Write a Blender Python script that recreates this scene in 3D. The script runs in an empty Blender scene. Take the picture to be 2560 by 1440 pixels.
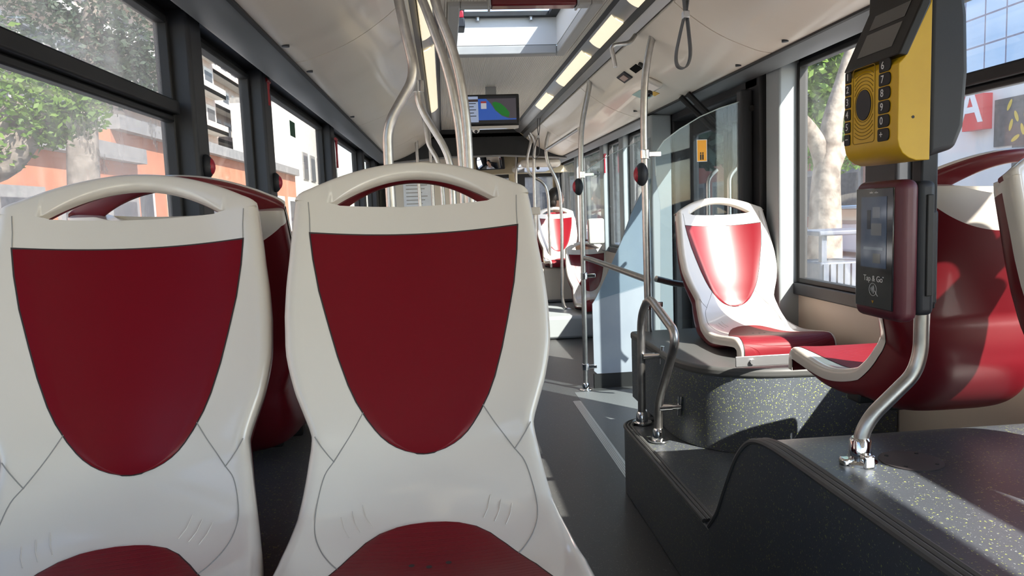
import bpy, bmesh, math, random
from mathutils import Vector, Matrix
random.seed(7)
R = math.radians
scene = bpy.context.scene
COL = scene.collection

# ------------------------------------------------------------------ camera, sky, sun, exposure
FOC = 1850.0
def cam_axes(yaw, pitch, roll):
    cy, sy, cp, sp, cr, sr = math.cos(yaw), math.sin(yaw), math.cos(pitch), math.sin(pitch), math.cos(roll), math.sin(roll)
    f = Vector((sy*cp, cy*cp, -sp)); r = Vector((cy, -sy, 0)); u = r.cross(f)
    return r*cr + u*sr, u*cr - r*sr, f
CR, CU, CF = cam_axes(R(5.0), R(5.9), R(-2.17))
CAM = Vector((0, 0, 1.2))
cd = bpy.data.cameras.new('camera'); cam = bpy.data.objects.new('camera', cd); COL.objects.link(cam)
cd.sensor_width = 36; cd.lens = 36*FOC/2560; cd.clip_start = .02; cd.clip_end = 400
cam.matrix_world = Matrix(((CR.x, CU.x, -CF.x, 0), (CR.y, CU.y, -CF.y, 0), (CR.z, CU.z, -CF.z, 1.2), (0, 0, 0, 1)))
scene.camera = cam
w = bpy.data.worlds.new('sky'); scene.world = w; w.use_nodes = True
nt = w.node_tree; bg = nt.nodes['Background']
sky = nt.nodes.new('ShaderNodeTexSky'); sky.sky_type = 'NISHITA'; sky.sun_disc = False
sky.sun_elevation = R(40); sky.sun_rotation = R(141); sky.air_density = 1.0; sky.dust_density = .6; sky.ozone_density = 1.2
nt.links.new(sky.outputs[0], bg.inputs[0]); bg.inputs[1].default_value = .46
sd = bpy.data.lights.new('sun', 'SUN'); sd.energy = 13.0; sd.angle = R(.6); sd.color = (1, .95, .87)
sun = bpy.data.objects.new('sun', sd); COL.objects.link(sun)
sun.rotation_euler = Vector((-.50, .63, -.67)).to_track_quat('-Z', 'Y').to_euler(); sun.location = (6, -9, 9)
scene.view_settings.view_transform = 'Standard'; scene.view_settings.look = 'None'
scene.view_settings.gamma = 1; scene.view_settings.use_curve_mapping = False
scene.view_settings.exposure = .66
scene.cycles.use_denoising = True
scene.cycles.max_bounces = 10; scene.cycles.diffuse_bounces = 5; scene.cycles.transparent_max_bounces = 24
scene.cycles.sample_clamp_indirect = 6; scene.cycles.caustics_reflective = False; scene.cycles.caustics_refractive = False

def ray(u, v):
    return CR*((u-1280)/FOC) + CU*(-(v-720)/FOC) + CF
def ax(u, v, X): d = ray(u, v); return CAM + d*(X/d.x)
def ay(u, v, Y): d = ray(u, v); return CAM + d*(Y/d.y)
def az(u, v, Z): d = ray(u, v); return CAM + d*((Z-1.2)/d.z)

# ------------------------------------------------------------------ materials
def mat(name, col, rough=.5, metal=0, spec=.5, coat=0, emit=None, es=0):
    m = bpy.data.materials.new(name); m.use_nodes = True
    b = m.node_tree.nodes['Principled BSDF']
    b.inputs['Base Color'].default_value = (*col, 1); b.inputs['Roughness'].default_value = rough
    b.inputs['Metallic'].default_value = metal; b.inputs['Specular IOR Level'].default_value = spec
    b.inputs['Coat Weight'].default_value = coat; b.inputs['Coat Roughness'].default_value = .08
    if emit: b.inputs['Emission Color'].default_value = (*emit, 1); b.inputs['Emission Strength'].default_value = es
    return m
def N(m, t): return m.node_tree.nodes.new(t)
def LK(m, a, b): m.node_tree.links.new(a, b)
def BS(m): return m.node_tree.nodes['Principled BSDF']
def noise_var(m, c1, c2, scale, detail=3, lo=.35, hi=.65, coord='Object', stretch=None):
    tc = N(m, 'ShaderNodeTexCoord'); n = N(m, 'ShaderNodeTexNoise'); n.inputs['Scale'].default_value = scale; n.inputs['Detail'].default_value = detail
    src = tc.outputs[coord]
    if stretch:
        mp = N(m, 'ShaderNodeMapping'); mp.inputs['Scale'].default_value = stretch; LK(m, src, mp.inputs[0]); src = mp.outputs[0]
    LK(m, src, n.inputs['Vector'])
    r = N(m, 'ShaderNodeValToRGB'); r.color_ramp.elements[0].position = lo; r.color_ramp.elements[1].position = hi
    r.color_ramp.elements[0].color = (*c1, 1); r.color_ramp.elements[1].color = (*c2, 1)
    LK(m, n.outputs['Fac'], r.inputs[0]); LK(m, r.outputs[0], BS(m).inputs['Base Color'])
    return m
def bump(m, scale, strength, dist=.002, stretch=None):
    tc = N(m, 'ShaderNodeTexCoord'); n = N(m, 'ShaderNodeTexNoise'); n.inputs['Scale'].default_value = scale
    src = tc.outputs['Object']
    if stretch:
        mp = N(m, 'ShaderNodeMapping'); mp.inputs['Scale'].default_value = stretch; LK(m, src, mp.inputs[0]); src = mp.outputs[0]
    LK(m, src, n.inputs['Vector'])
    b = N(m, 'ShaderNodeBump'); b.inputs['Strength'].default_value = strength; b.inputs['Distance'].default_value = dist
    LK(m, n.outputs['Fac'], b.inputs['Height']); LK(m, b.outputs[0], BS(m).inputs['Normal'])
    return m
def vinyl(name, base, specks, rough=.38, dens=.30):
    m = mat(name, base, rough)
    tc = N(m, 'ShaderNodeTexCoord')
    prev = None
    for i, (sc, th, c, thr) in enumerate(specks):
        v = N(m, 'ShaderNodeTexVoronoi'); v.inputs['Scale'].default_value = sc
        wn = N(m, 'ShaderNodeTexNoise'); wn.inputs['Scale'].default_value = sc*1.3
        mx = N(m, 'ShaderNodeMix'); mx.data_type = 'VECTOR'; mx.inputs[0].default_value = .012
        LK(m, tc.outputs['Object'], mx.inputs[4]); LK(m, wn.outputs['Color'], mx.inputs[5]); LK(m, tc.outputs['Object'], wn.inputs['Vector'])
        LK(m, mx.outputs[1], v.inputs['Vector'])
        lt = N(m, 'ShaderNodeMath'); lt.operation = 'LESS_THAN'; lt.inputs[1].default_value = th; LK(m, v.outputs['Distance'], lt.inputs[0])
        sx = N(m, 'ShaderNodeSeparateColor'); LK(m, v.outputs['Color'], sx.inputs[0])
        l2 = N(m, 'ShaderNodeMath'); l2.operation = 'LESS_THAN'; l2.inputs[1].default_value = thr; LK(m, sx.outputs[0], l2.inputs[0])
        ml = N(m, 'ShaderNodeMath'); ml.operation = 'MULTIPLY'; LK(m, lt.outputs[0], ml.inputs[0]); LK(m, l2.outputs[0], ml.inputs[1])
        cm = N(m, 'ShaderNodeMix'); cm.data_type = 'RGBA'
        LK(m, ml.outputs[0], cm.inputs[0]); cm.inputs[7].default_value = (*c, 1)
        if prev is None: cm.inputs[6].default_value = (*base, 1)
        else: LK(m, prev, cm.inputs[6])
        prev = cm.outputs[2]
    LK(m, prev, BS(m).inputs['Base Color'])
    n = N(m, 'ShaderNodeTexNoise'); n.inputs['Scale'].default_value = 260; LK(m, tc.outputs['Object'], n.inputs['Vector'])
    b = N(m, 'ShaderNodeBump'); b.inputs['Strength'].default_value = .25; b.inputs['Distance'].default_value = .001
    LK(m, n.outputs['Fac'], b.inputs['Height']); LK(m, b.outputs[0], BS(m).inputs['Normal'])
    return m
def glass(name, tint=(.9, .95, .95), dirt=0.0, dscale=6, refl=1.0):
    m = bpy.data.materials.new(name); m.use_nodes = True; t = m.node_tree; t.nodes.clear()
    out = t.nodes.new('ShaderNodeOutputMaterial'); tr = t.nodes.new('ShaderNodeBsdfTransparent'); tr.inputs[0].default_value = (*tint, 1)
    gl = t.nodes.new('ShaderNodeBsdfGlossy'); gl.inputs['Roughness'].default_value = .02
    lw = t.nodes.new('ShaderNodeLayerWeight'); lw.inputs[0].default_value = .5
    pw = t.nodes.new('ShaderNodeMath'); pw.operation = 'POWER'; pw.inputs[1].default_value = 5; t.links.new(lw.outputs['Facing'], pw.inputs[0])
    mu = t.nodes.new('ShaderNodeMath'); mu.operation = 'MULTIPLY_ADD'; mu.inputs[1].default_value = .6*refl; mu.inputs[2].default_value = .025*refl; t.links.new(pw.outputs[0], mu.inputs[0])
    mx = t.nodes.new('ShaderNodeMixShader'); t.links.new(mu.outputs[0], mx.inputs[0]); t.links.new(tr.outputs[0], mx.inputs[1]); t.links.new(gl.outputs[0], mx.inputs[2])
    last = mx.outputs[0]
    if dirt:
        tc = t.nodes.new('ShaderNodeTexCoord'); n = t.nodes.new('ShaderNodeTexNoise'); n.inputs['Scale'].default_value = dscale; n.inputs['Detail'].default_value = 8; n.inputs['Roughness'].default_value = .65
        mp = t.nodes.new('ShaderNodeMapping'); mp.inputs['Scale'].default_value = (1, 1, .35); t.links.new(tc.outputs['Object'], mp.inputs[0]); t.links.new(mp.outputs[0], n.inputs['Vector'])
        rp = t.nodes.new('ShaderNodeMapRange'); rp.inputs['From Min'].default_value = .45; rp.inputs['From Max'].default_value = .75; rp.inputs['To Min'].default_value = dirt*.35; rp.inputs['To Max'].default_value = dirt
        t.links.new(n.outputs['Fac'], rp.inputs['Value'])
        df = t.nodes.new('ShaderNodeBsdfTranslucent'); df.inputs[0].default_value = (.85, .85, .83, 1)
        d2 = t.nodes.new('ShaderNodeBsdfDiffuse'); d2.inputs[0].default_value = (.7, .7, .68, 1)
        m2 = t.nodes.new('ShaderNodeMixShader'); m2.inputs[0].default_value = .5; t.links.new(df.outputs[0], m2.inputs[1]); t.links.new(d2.outputs[0], m2.inputs[2])
        m3 = t.nodes.new('ShaderNodeMixShader'); t.links.new(rp.outputs[0], m3.inputs[0]); t.links.new(last, m3.inputs[1]); t.links.new(m2.outputs[0], m3.inputs[2]); last = m3.outputs[0]
    t.links.new(last, out.inputs[0])
    return m
MT = {}
MT['cream'] = bump(mat('cream_plastic', (.66, .63, .56), .3, coat=.5), 900, .05, .0005)
MT['white'] = bump(mat('seat_white', (.735, .685, .615), .3, coat=.9), 700, .04, .0004)
MT['red'] = bump(mat('seat_red', (.165, .005, .011), .26, coat=0, spec=.24), 900, .08, .0004)
MT['shell'] = bump(mat('shell_red', (.135, .005, .010), .38, coat=.15), 700, .06, .0004)
MT['gap'] = mat('joint_dark', (.03, .02, .02), .7)
MT['seam'] = mat('seam_grey', (.30, .29, .27), .6)
MT['steel'] = noise_var(mat('brushed_steel', (.45, .43, .40), .36, metal=1), (.44, .425, .405), (.54, .525, .505), 40, 2, .3, .7)
MT['chrome'] = mat('chrome', (.75, .75, .75), .08, metal=1)
MT['alu'] = mat('aluminium', (.55, .55, .55), .4, metal=.9)
MT['black'] = bump(mat('black_frame', (.012, .0125, .0145), .5, spec=.35), 500, .1, .0005)
MT['rubber'] = mat('rubber', (.012, .012, .012), .6)
MT['pillar'] = bump(mat('grey_pillar', (.030, .032, .037), .5, spec=.35), 400, .1, .0005)
MT['lightpillar'] = bump(mat('light_grey_pillar', (.29, .32, .33), .45), 300, .1, .0005)
MT['covegrey'] = bump(mat('cove_grey', (.15, .158, .163), .5, spec=.4), 300, .05, .0005)
MT['silver'] = bump(mat('silver_rail', (.33, .33, .33), .35, metal=.5), 600, .08, .0004)
MT['ceil'] = noise_var(bump(mat('ceiling_cream', (.70, .64, .55), .4, coat=.2), 120, .05, .001), (.78, .70, .585), (.81, .73, .615), 3)
MT['wallcream'] = noise_var(mat('wall_cream', (.60, .53, .44), .5), (.58, .51, .42), (.63, .56, .47), 2)
MT['frontcream'] = noise_var(mat('front_cream', (.45, .38, .25), .5), (.42, .35, .23), (.48, .41, .28), 3)
MT['panelgrey'] = noise_var(bump(mat('panel_grey', (.36, .39, .43), .5), 600, .2, .0006), (.34, .37, .42), (.39, .42, .46), 4)
MT['vinyl'] = vinyl('speckled_vinyl', (.068, .077, .090), [(150, .25, (.34, .38, .12), .34), (190, .22, (.34, .36, .36), .22)], .36)
MT['podvinyl'] = vinyl('pedestal_vinyl', (.095, .11, .128), [(135, .27, (.40, .46, .12), .5), (170, .22, (.42, .46, .46), .3)], .45)
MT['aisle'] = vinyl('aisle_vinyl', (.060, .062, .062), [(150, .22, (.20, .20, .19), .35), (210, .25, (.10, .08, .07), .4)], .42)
MT['trimgrey'] = mat('trim_grey', (.085, .087, .085), .45)
MT['splash'] = glass('dried_splash', (.9, .9, .9), .62, 60)
MT['ledlens'] = noise_var(mat('lamp_lens', (.9, .88, .8), .4, emit=(1, .86, .58), es=.50), (.85, .82, .72), (.95, .92, .84), 40, 1, stretch=(1, 8, 1))
MT['winglass'] = glass('window_glass', (.93, .93, .92), .06, 5)
MT['dirtyglass'] = glass('dirty_window_glass', (.84, .84, .84), .30, 3.5)
MT['doorglass'] = glass('door_glass', (.66, .70, .71), .012, 6)
MT['partglass'] = glass('partition_glass', (.88, .92, .94), .04, 4)
MT['hatchglass'] = glass('hatch_glass', (.75, .8, .85), .5, 2)
MT['yellow'] = noise_var(bump(mat('yellow_plastic', (.6, .37, .008), .45), 900, .1, .0004), (.57, .345, .008), (.63, .39, .010), 9)
MT['dark'] = bump(mat('charcoal_plastic', (.017, .019, .025), .5, spec=.35), 900, .15, .0004)
MT['glossblack'] = mat('gloss_black', (.008, .008, .010), .1, coat=.6)
MT['maroon'] = bump(mat('maroon_plastic', (.085, .010, .020), .45), 900, .1, .0004)
MT['keyblack'] = mat('key_black', (.014, .014, .015), .5, spec=.25)
MT['ink'] = mat('white_ink', (.75, .75, .75), .5)
MT['paper'] = noise_var(mat('paper', (.7, .72, .75), .7), (.66, .68, .72), (.74, .76, .79), 8)
MT['skin'] = noise_var(mat('skin', (.58, .34, .24), .5), (.55, .31, .22), (.62, .38, .28), 12)
MT['hair'] = bump(mat('dark_hair', (.012, .009, .008), .45), 200, .4, .002, (6, 6, 1))
MT['shirt'] = bump(mat('white_shirt', (.72, .72, .72), .8), 60, .3, .004)
MT['redcloth'] = mat('red_cloth', (.55, .03, .05), .8)
MT['hammer'] = mat('red_hammer', (.35, .012, .03), .4)
MT['green'] = mat('green_sticker', (.015, .10, .05), .5)
MT['orange'] = mat('orange_sticker', (.95, .42, .01), .5)
MT['strap'] = mat('strap_grey', (.085, .088, .092), .6)
# ribbed ceiling
m = mat('ribbed_ceiling', (.74, .68, .58), .45)
tc = N(m, 'ShaderNodeTexCoord'); wv = N(m, 'ShaderNodeTexWave'); wv.wave_type = 'BANDS'; wv.bands_direction = 'X'; wv.inputs['Scale'].default_value = 26; wv.inputs['Distortion'].default_value = 0
LK(m, tc.outputs['Object'], wv.inputs['Vector']); b = N(m, 'ShaderNodeBump'); b.inputs['Strength'].default_value = .9; b.inputs['Distance'].default_value = .004
LK(m, wv.outputs['Fac'], b.inputs['Height']); LK(m, b.outputs[0], BS(m).inputs['Normal']); MT['ribs'] = m
# grooved seat pad
m = mat('grooved_pad', (.17, .006, .012), .5, spec=.25)
tc = N(m, 'ShaderNodeTexCoord'); wv = N(m, 'ShaderNodeTexWave'); wv.wave_type = 'RINGS'; wv.rings_direction = 'Z'; wv.inputs['Scale'].default_value = 26; wv.inputs['Distortion'].default_value = 0
mp = N(m, 'ShaderNodeMapping'); mp.inputs['Location'].default_value = (0, .02, 0); mp.inputs['Scale'].default_value = (.75, 1.25, 0)
LK(m, tc.outputs['Object'], mp.inputs[0]); LK(m, mp.outputs[0], wv.inputs['Vector'])
rp = N(m, 'ShaderNodeValToRGB'); rp.color_ramp.elements[0].position = .86; rp.color_ramp.elements[1].position = .97
rp.color_ramp.elements[0].color = (1, 1, 1, 1); rp.color_ramp.elements[1].color = (0, 0, 0, 1)
LK(m, wv.outputs['Fac'], rp.inputs[0]); b = N(m, 'ShaderNodeBump'); b.inputs['Strength'].default_value = .6; b.inputs['Distance'].default_value = .0015
LK(m, rp.outputs[0], b.inputs['Height']); LK(m, b.outputs[0], BS(m).inputs['Normal']); MT['pad'] = m
# perforated black grille
m = mat('perforated_grille', (.02, .02, .02), .5)
tc = N(m, 'ShaderNodeTexCoord'); vo = N(m, 'ShaderNodeTexVoronoi'); vo.inputs['Scale'].default_value = 55; vo.inputs['Randomness'].default_value = 0
LK(m, tc.outputs['Object'], vo.inputs['Vector']); rp = N(m, 'ShaderNodeValToRGB'); rp.color_ramp.elements[0].position = .3; rp.color_ramp.elements[1].position = .36
rp.color_ramp.elements[0].color = (.002, .002, .002, 1); rp.color_ramp.elements[1].color = (.045, .045, .045, 1)
LK(m, vo.outputs['Distance'], rp.inputs[0]); LK(m, rp.outputs[0], BS(m).inputs['Base Color']); MT['grille'] = m
# outside
MT['road'] = noise_var(mat('asphalt', (.36, .355, .35), .8), (.34, .335, .33), (.42, .415, .40), 1.5)
MT['pavement'] = noise_var(mat('pavement', (.48, .46, .43), .8), (.45, .43, .40), (.52, .50, .47), 2)
MT['terracotta'] = noise_var(mat('orange_stucco', (.40, .155, .085), .8), (.37, .135, .07), (.43, .18, .10), 1.2)
MT['pale'] = noise_var(mat('pale_stucco', (.46, .36, .31), .8), (.43, .33, .28), (.50, .41, .36), 1)
MT['slabwhite'] = noise_var(mat('white_concrete', (.52, .50, .46), .8), (.49, .47, .43), (.56, .54, .50), 2)
MT['stone'] = noise_var(mat('grey_stone', (.20, .19, .185), .8), (.17, .165, .16), (.23, .22, .21), 3)
MT['shutter'] = noise_var(mat('dark_shutter', (.05, .05, .055), .6), (.04, .04, .045), (.07, .07, .075), 6)
MT['bark'] = noise_var(bump(mat('plane_bark', (.3, .26, .2), .85), 12, .5, .02), (.09, .07, .055), (.26, .225, .185), 6, 6)
MT['darkbark'] = noise_var(bump(mat('dark_bark', (.16, .13, .11), .9), 12, .6, .02), (.12, .10, .08), (.22, .19, .16), 6, 5)
def leafmat(name, c1, c2):
    m = noise_var(mat(name, c1, .6), c1, c2, 3.5, 4, .3, .7); b = BS(m)
    b.inputs['Transmission Weight'].default_value = 0
    t = m.node_tree; tl = t.nodes.new('ShaderNodeBsdfTranslucent'); mx = t.nodes.new('ShaderNodeMixShader'); mx.inputs[0].default_value = .35
    src = b.inputs['Base Color'].links[0].from_socket; t.links.new(src, tl.inputs[0])
    t.links.new(b.outputs[0], mx.inputs[1]); t.links.new(tl.outputs[0], mx.inputs[2])
    t.links.new(mx.outputs[0], t.nodes['Material Output'].inputs[0]); return m
MT['leaf'] = leafmat('bright_leaf', (.05, .12, .012), (.15, .24, .03))
MT['darkleaf'] = leafmat('dark_leaf', (.025, .05, .028), (.06, .09, .05))
MT['slate'] = noise_var(mat('slate_wood', (.07, .085, .11), .6), (.06, .075, .10), (.09, .10, .125), 8)

# ------------------------------------------------------------------ mesh helper
class MB:
    def __init__(s): s.v = []; s.f = []; s.m = []
    def add(s, vs, fs, mi=0):
        o = len(s.v); s.v += [Vector(p) for p in vs]; s.f += [tuple(i+o for i in f) for f in fs]; s.m += [mi]*len(fs); return s
    def box(s, x0, x1, y0, y1, z0, z1, mi=0):
        vs = [(x, y, z) for z in (z0, z1) for y in (y0, y1) for x in (x0, x1)]
        return s.add(vs, [(0, 2, 3, 1), (4, 5, 7, 6), (0, 1, 5, 4), (2, 6, 7, 3), (0, 4, 6, 2), (1, 3, 7, 5)], mi)
    def obox(s, c, ex, ey, ez, hx, hy, hz, mi=0):
        c = Vector(c); ex, ey, ez = Vector(ex)*hx, Vector(ey)*hy, Vector(ez)*hz
        vs = [c+ex*i+ey*j+ez*k for k in (-1, 1) for j in (-1, 1) for i in (-1, 1)]
        return s.add(vs, [(0, 2, 3, 1), (4, 5, 7, 6), (0, 1, 5, 4), (2, 6, 7, 3), (0, 4, 6, 2), (1, 3, 7, 5)], mi)
    def grid(s, rows, mi=0, closed=False):
        n = len(rows[0]); vs = [p for r in rows for p in r]; fs = []
        for i in range(len(rows)-1):
            for j in range(n if closed else n-1):
                k = (j+1) % n; fs.append((i*n+j, i*n+k, (i+1)*n+k, (i+1)*n+j))
        return s.add(vs, fs, mi)
    def prism(s, poly, ext, mi=0):          # poly: 3-D points of a flat face, ext: extrusion vector
        n = len(poly); e = Vector(ext); a = [Vector(p) for p in poly]
        return s.add(a+[p+e for p in a], [tuple(range(n-1, -1, -1)), tuple(range(n, 2*n))]+[(i, (i+1) % n, n+(i+1) % n, n+i) for i in range(n)], mi)
    def tube(s, pts, r, n=12, mi=0, cap=True):
        pts = [Vector(p) for p in pts]; L = len(pts); rs = r if isinstance(r, (list, tuple)) else [r]*L
        t0 = (pts[1]-pts[0]).normalized(); up = Vector((0, 0, 1)) if abs(t0.z) < .9 else Vector((1, 0, 0))
        a = t0.cross(up).normalized(); rows = []
        for i, p in enumerate(pts):
            t = (pts[min(i+1, L-1)]-pts[max(i-1, 0)]).normalized()
            a = (a - t*a.dot(t)).normalized(); b = t.cross(a)
            rows.append([p+(a*math.cos(2*math.pi*k/n)+b*math.sin(2*math.pi*k/n))*rs[i] for k in range(n)])
        o = len(s.v); s.grid(rows, mi, True)
        if cap: s.f += [tuple(o+k for k in range(n)), tuple(o+(L-1)*n+k for k in range(n-1, -1, -1))]; s.m += [mi, mi]
        return s
    def cyl(s, a, b, r, n=20, mi=0): return s.tube([a, b], r, n, mi)
    def ball(s, c, rx, ry=None, rz=None, n=16, mi=0, rot=None):
        ry = ry or rx; rz = rz or rx; c = Vector(c); rows = []
        for i in range(n//2+1):
            th = math.pi*i/(n//2); rows.append([Vector((rx*math.sin(th)*math.cos(2*math.pi*j/n), ry*math.sin(th)*math.sin(2*math.pi*j/n), rz*math.cos(th))) for j in range(n)])
        if rot: rows = [[rot @ p for p in r] for r in rows]
        return s.grid([[c+p for p in r] for r in rows], mi, True)
    def build(s, name, m, parent=None, sharp=40, bevel=0, seg=2, weld=False, keep=False, sub=0):
        me = bpy.data.meshes.new(name)
        off = Vector((0, 0, 0)); q = parent
        while q is not None: off += q.location; q = q.parent
        loc = Vector((0, 0, 0))
        if parent is None and not keep:
            xs = [p.x for p in s.v]; ys = [p.y for p in s.v]; zs = [p.z for p in s.v]
            loc = Vector(((min(xs)+max(xs))/2, (min(ys)+max(ys))/2, min(zs))); off = loc
        me.from_pydata([p-off for p in s.v], [], s.f)
        for k in (m if isinstance(m, list) else [m]): me.materials.append(MT[k] if isinstance(k, str) else k)
        for p, i in zip(me.polygons, s.m): p.material_index = i; p.use_smooth = True
        bm = bmesh.new(); bm.from_mesh(me)
        if weld: bmesh.ops.remove_doubles(bm, verts=bm.verts, dist=1e-5)
        bmesh.ops.recalc_face_normals(bm, faces=bm.faces); bm.to_mesh(me); bm.free()
        me.set_sharp_from_angle(angle=R(sharp))
        o = bpy.data.objects.new(name, me); COL.objects.link(o); o.location = loc
        if parent is not None: o.parent = parent
        if bevel:
            md = o.modifiers.new('round', 'BEVEL'); md.width = bevel; md.segments = seg; md.limit_method = 'ANGLE'; md.angle_limit = R(35); md.harden_normals = False
        if sub:
            md = o.modifiers.new('smooth', 'SUBSURF'); md.levels = sub; md.render_levels = sub
        return o
def tag(o, label=None, cat=None, group=None, kind=None):
    if label: o['label'] = label
    if cat: o['category'] = cat
    if group: o['group'] = group
    if kind: o['kind'] = kind
    return o
def thing(name, loc, label, cat, group=None):
    o = bpy.data.objects.new(name, None); COL.objects.link(o); o.location = loc; o.empty_display_size = .05
    return tag(o, label, cat, group)
def struct(o): o['kind'] = 'structure'; return o
def copy_tree(o, parent=None):
    c = o.copy(); COL.objects.link(c)
    if parent is not None: c.parent = parent
    for ch in list(o.children): copy_tree(ch, c)
    return c
def smooth(pts, rad=.05, n=6):              # round the corners of a polyline
    pts = [Vector(p) for p in pts]; out = [pts[0]]
    for i in range(1, len(pts)-1):
        a, b, c = pts[i-1], pts[i], pts[i+1]; d1 = (a-b); d2 = (c-b)
        r = min(rad, d1.length*.48, d2.length*.48); p = b+d1.normalized()*r; q = b+d2.normalized()*r
        out += [p*(1-t)**2+b*2*t*(1-t)+q*t*t for t in [k/n for k in range(n+1)]]
    return out+[pts[-1]]
def interp(tab, x):
    if x <= tab[0][0]: return tab[0][1]
    for (a, b), (c, d) in zip(tab, tab[1:]):
        if x <= c: return b+(d-b)*(x-a)/(c-a)
    return tab[-1][1]
def catmull(p, n=8):
    out = []
    for i in range(len(p)-1):
        a, b, c, d = p[max(i-1, 0)], p[i], p[i+1], p[min(i+2, len(p)-1)]
        for k in range(n):
            t = k/n; out.append(tuple(.5*((2*b[j])+(-a[j]+c[j])*t+(2*a[j]-5*b[j]+4*c[j]-d[j])*t*t+(-a[j]+3*b[j]-3*c[j]+d[j])*t**3) for j in range(len(b))))
    return out+[tuple(p[-1])]
def text(body, name, size, origin, xdir, ydir, m, parent=None, align='CENTER', ext=.0002, bold=0):
    c = bpy.data.curves.new(name, 'FONT'); c.body = body; c.size = size; c.align_x = align; c.align_y = 'CENTER'; c.extrude = ext; c.offset = bold
    c.materials.append(MT[m] if isinstance(m, str) else m)
    o = bpy.data.objects.new(name, c); COL.objects.link(o)
    x = Vector(xdir).normalized(); y = Vector(ydir).normalized(); z = x.cross(y)
    off = Vector((0, 0, 0)); q = parent
    while q is not None: off += q.location; q = q.parent
    p = Vector(origin)-off
    o.matrix_local = Matrix(((x.x, y.x, z.x, p.x), (x.y, y.y, z.y, p.y), (x.z, y.z, z.z, p.z), (0, 0, 0, 1)))
    dg = bpy.context.evaluated_depsgraph_get(); dg.update(); me = bpy.data.meshes.new_from_object(o.evaluated_get(dg)); me.name = name
    q = bpy.data.objects.new(name, me); q.matrix_local = o.matrix_local.copy(); bpy.data.objects.remove(o); COL.objects.link(q); q.name = name
    if parent is not None: q.parent = parent
    return q

XC = .41
XL, XR = XC-1.23, XC+1.23       # window glass planes
Y0, Y1 = -4.0, 10.3             # rear wall, windscreen

# ------------------------------------------------------------------ floor, platforms, wheel arches
struct(MB().box(XL-.03, XR+.03, Y0, Y1, -.05, 0).build('floor', 'aisle'))
def fil(poly, rad, n=5):
    n_ = len(poly); out = []
    for i in range(n_):
        a, b, c = Vector(poly[i-1]), Vector(poly[i]), Vector(poly[(i+1) % n_])
        rr = rad[i] if isinstance(rad, (list, tuple)) else rad
        if rr <= 0: out.append(b); continue
        p = b+(a-b).normalized()*rr; q = b+(c-b).normalized()*rr
        out += [p*(1-t)**2+b*2*t*(1-t)+q*t*t for t in [k/n for k in range(n+1)]]
    return out
ZP, ZF = .282, .65
XA = XC+.30                     # aisle face of the right platform
pl = fil([(XA, .3, 0), (XR, .3, 0), (XR, 3.08, 0), (XA, 3.08, 0)], [0, 0, 0, .13], 8)
struct(MB().prism(pl, (0, 0, ZP-.004)).build('platform_floor', 'vinyl', bevel=.006))
# grooved trim along the platform edge
pe = [Vector((XA+.004, 2.02, ZP)), *[Vector((p.x+.003, p.y-.003, ZP)) for p in reversed(pl[3:])], Vector((1.2, 3.075, ZP))]
tm = MB()
for dx in (0, .014, .028):
    q = [p+Vector((dx, 0, 0)) if i < 2 else p+(Vector((XA+.13, 2.95, ZP))-p).normalized()*dx for i, p in enumerate(pe)]
    tm.tube(q, .0075, 8)
struct(tm.build('trim_1', 'trimgrey'))
# right wheel arch: side profile in Y-Z, swept along X
prof = [(.25, 0), (.25, ZF), (1.46, ZF)]
cr = [(1.46, ZF), (1.56, ZF-.002), (1.64, ZF-.012), (1.70, ZF-.035), (1.76, ZF-.085), (1.81, ZF-.15), (1.86, ZF-.225), (1.91, ZF-.30), (1.975, ZP+.003)]
prof = [(y, z) for y, z in prof[:2]]+catmull(cr, 5)+[(1.975, 0)]
struct(MB().prism([(XA-.001, y, z) for y, z in prof], (XR-XA+.001, 0, 0)).build('wheel_arch_floor', 'vinyl', sharp=50))
tm = MB()
edge = [(.3, ZF)]+[(y, z) for y, z in catmull(cr, 5)]
for k, dx in enumerate((.002, .016, .030)):
    tm.tube([(XA+dx, y, z) for y, z in edge], .0078, 8)
struct(tm.build('trim_2', 'trimgrey'))
# left wheel arch and platform
XB = XC-.30
prof2 = [(-.6, 0), (-.6, ZF-.01), (2.05, ZF-.01), (2.25, ZF-.05), (2.4, ZP), (2.4, 0)]
struct(MB().prism([(XB, y, z) for y, z in prof2], (XL-XB, 0, 0)).build('wheel_arch_floor', 'vinyl', sharp=50))
struct(MB().box(XL, XB, 2.4, 5.2, 0, ZP).build('platform_floor', 'vinyl', bevel=.006))
struct(MB().box(XL, XR, Y0, -.6, 0, .30).build('rear_floor', 'vinyl'))
# ribbed aluminium strip in the aisle floor
st = MB()
for k in range(4): st.box(.758+k*.009, .764+k*.009, 3.09, 4.5, 0, .003)
st.box(.750, .80, 3.09, 4.5, 0, .0012)
struct(st.build('trim_3', 'alu'))
struct(MB().box(.80, 1.3, 3.1, 4.72, 0, .0015).build('door_floor', vinyl('door_vinyl', (.17, .175, .175), [(150, .22, (.3, .3, .29), .35)], .45)))

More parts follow.
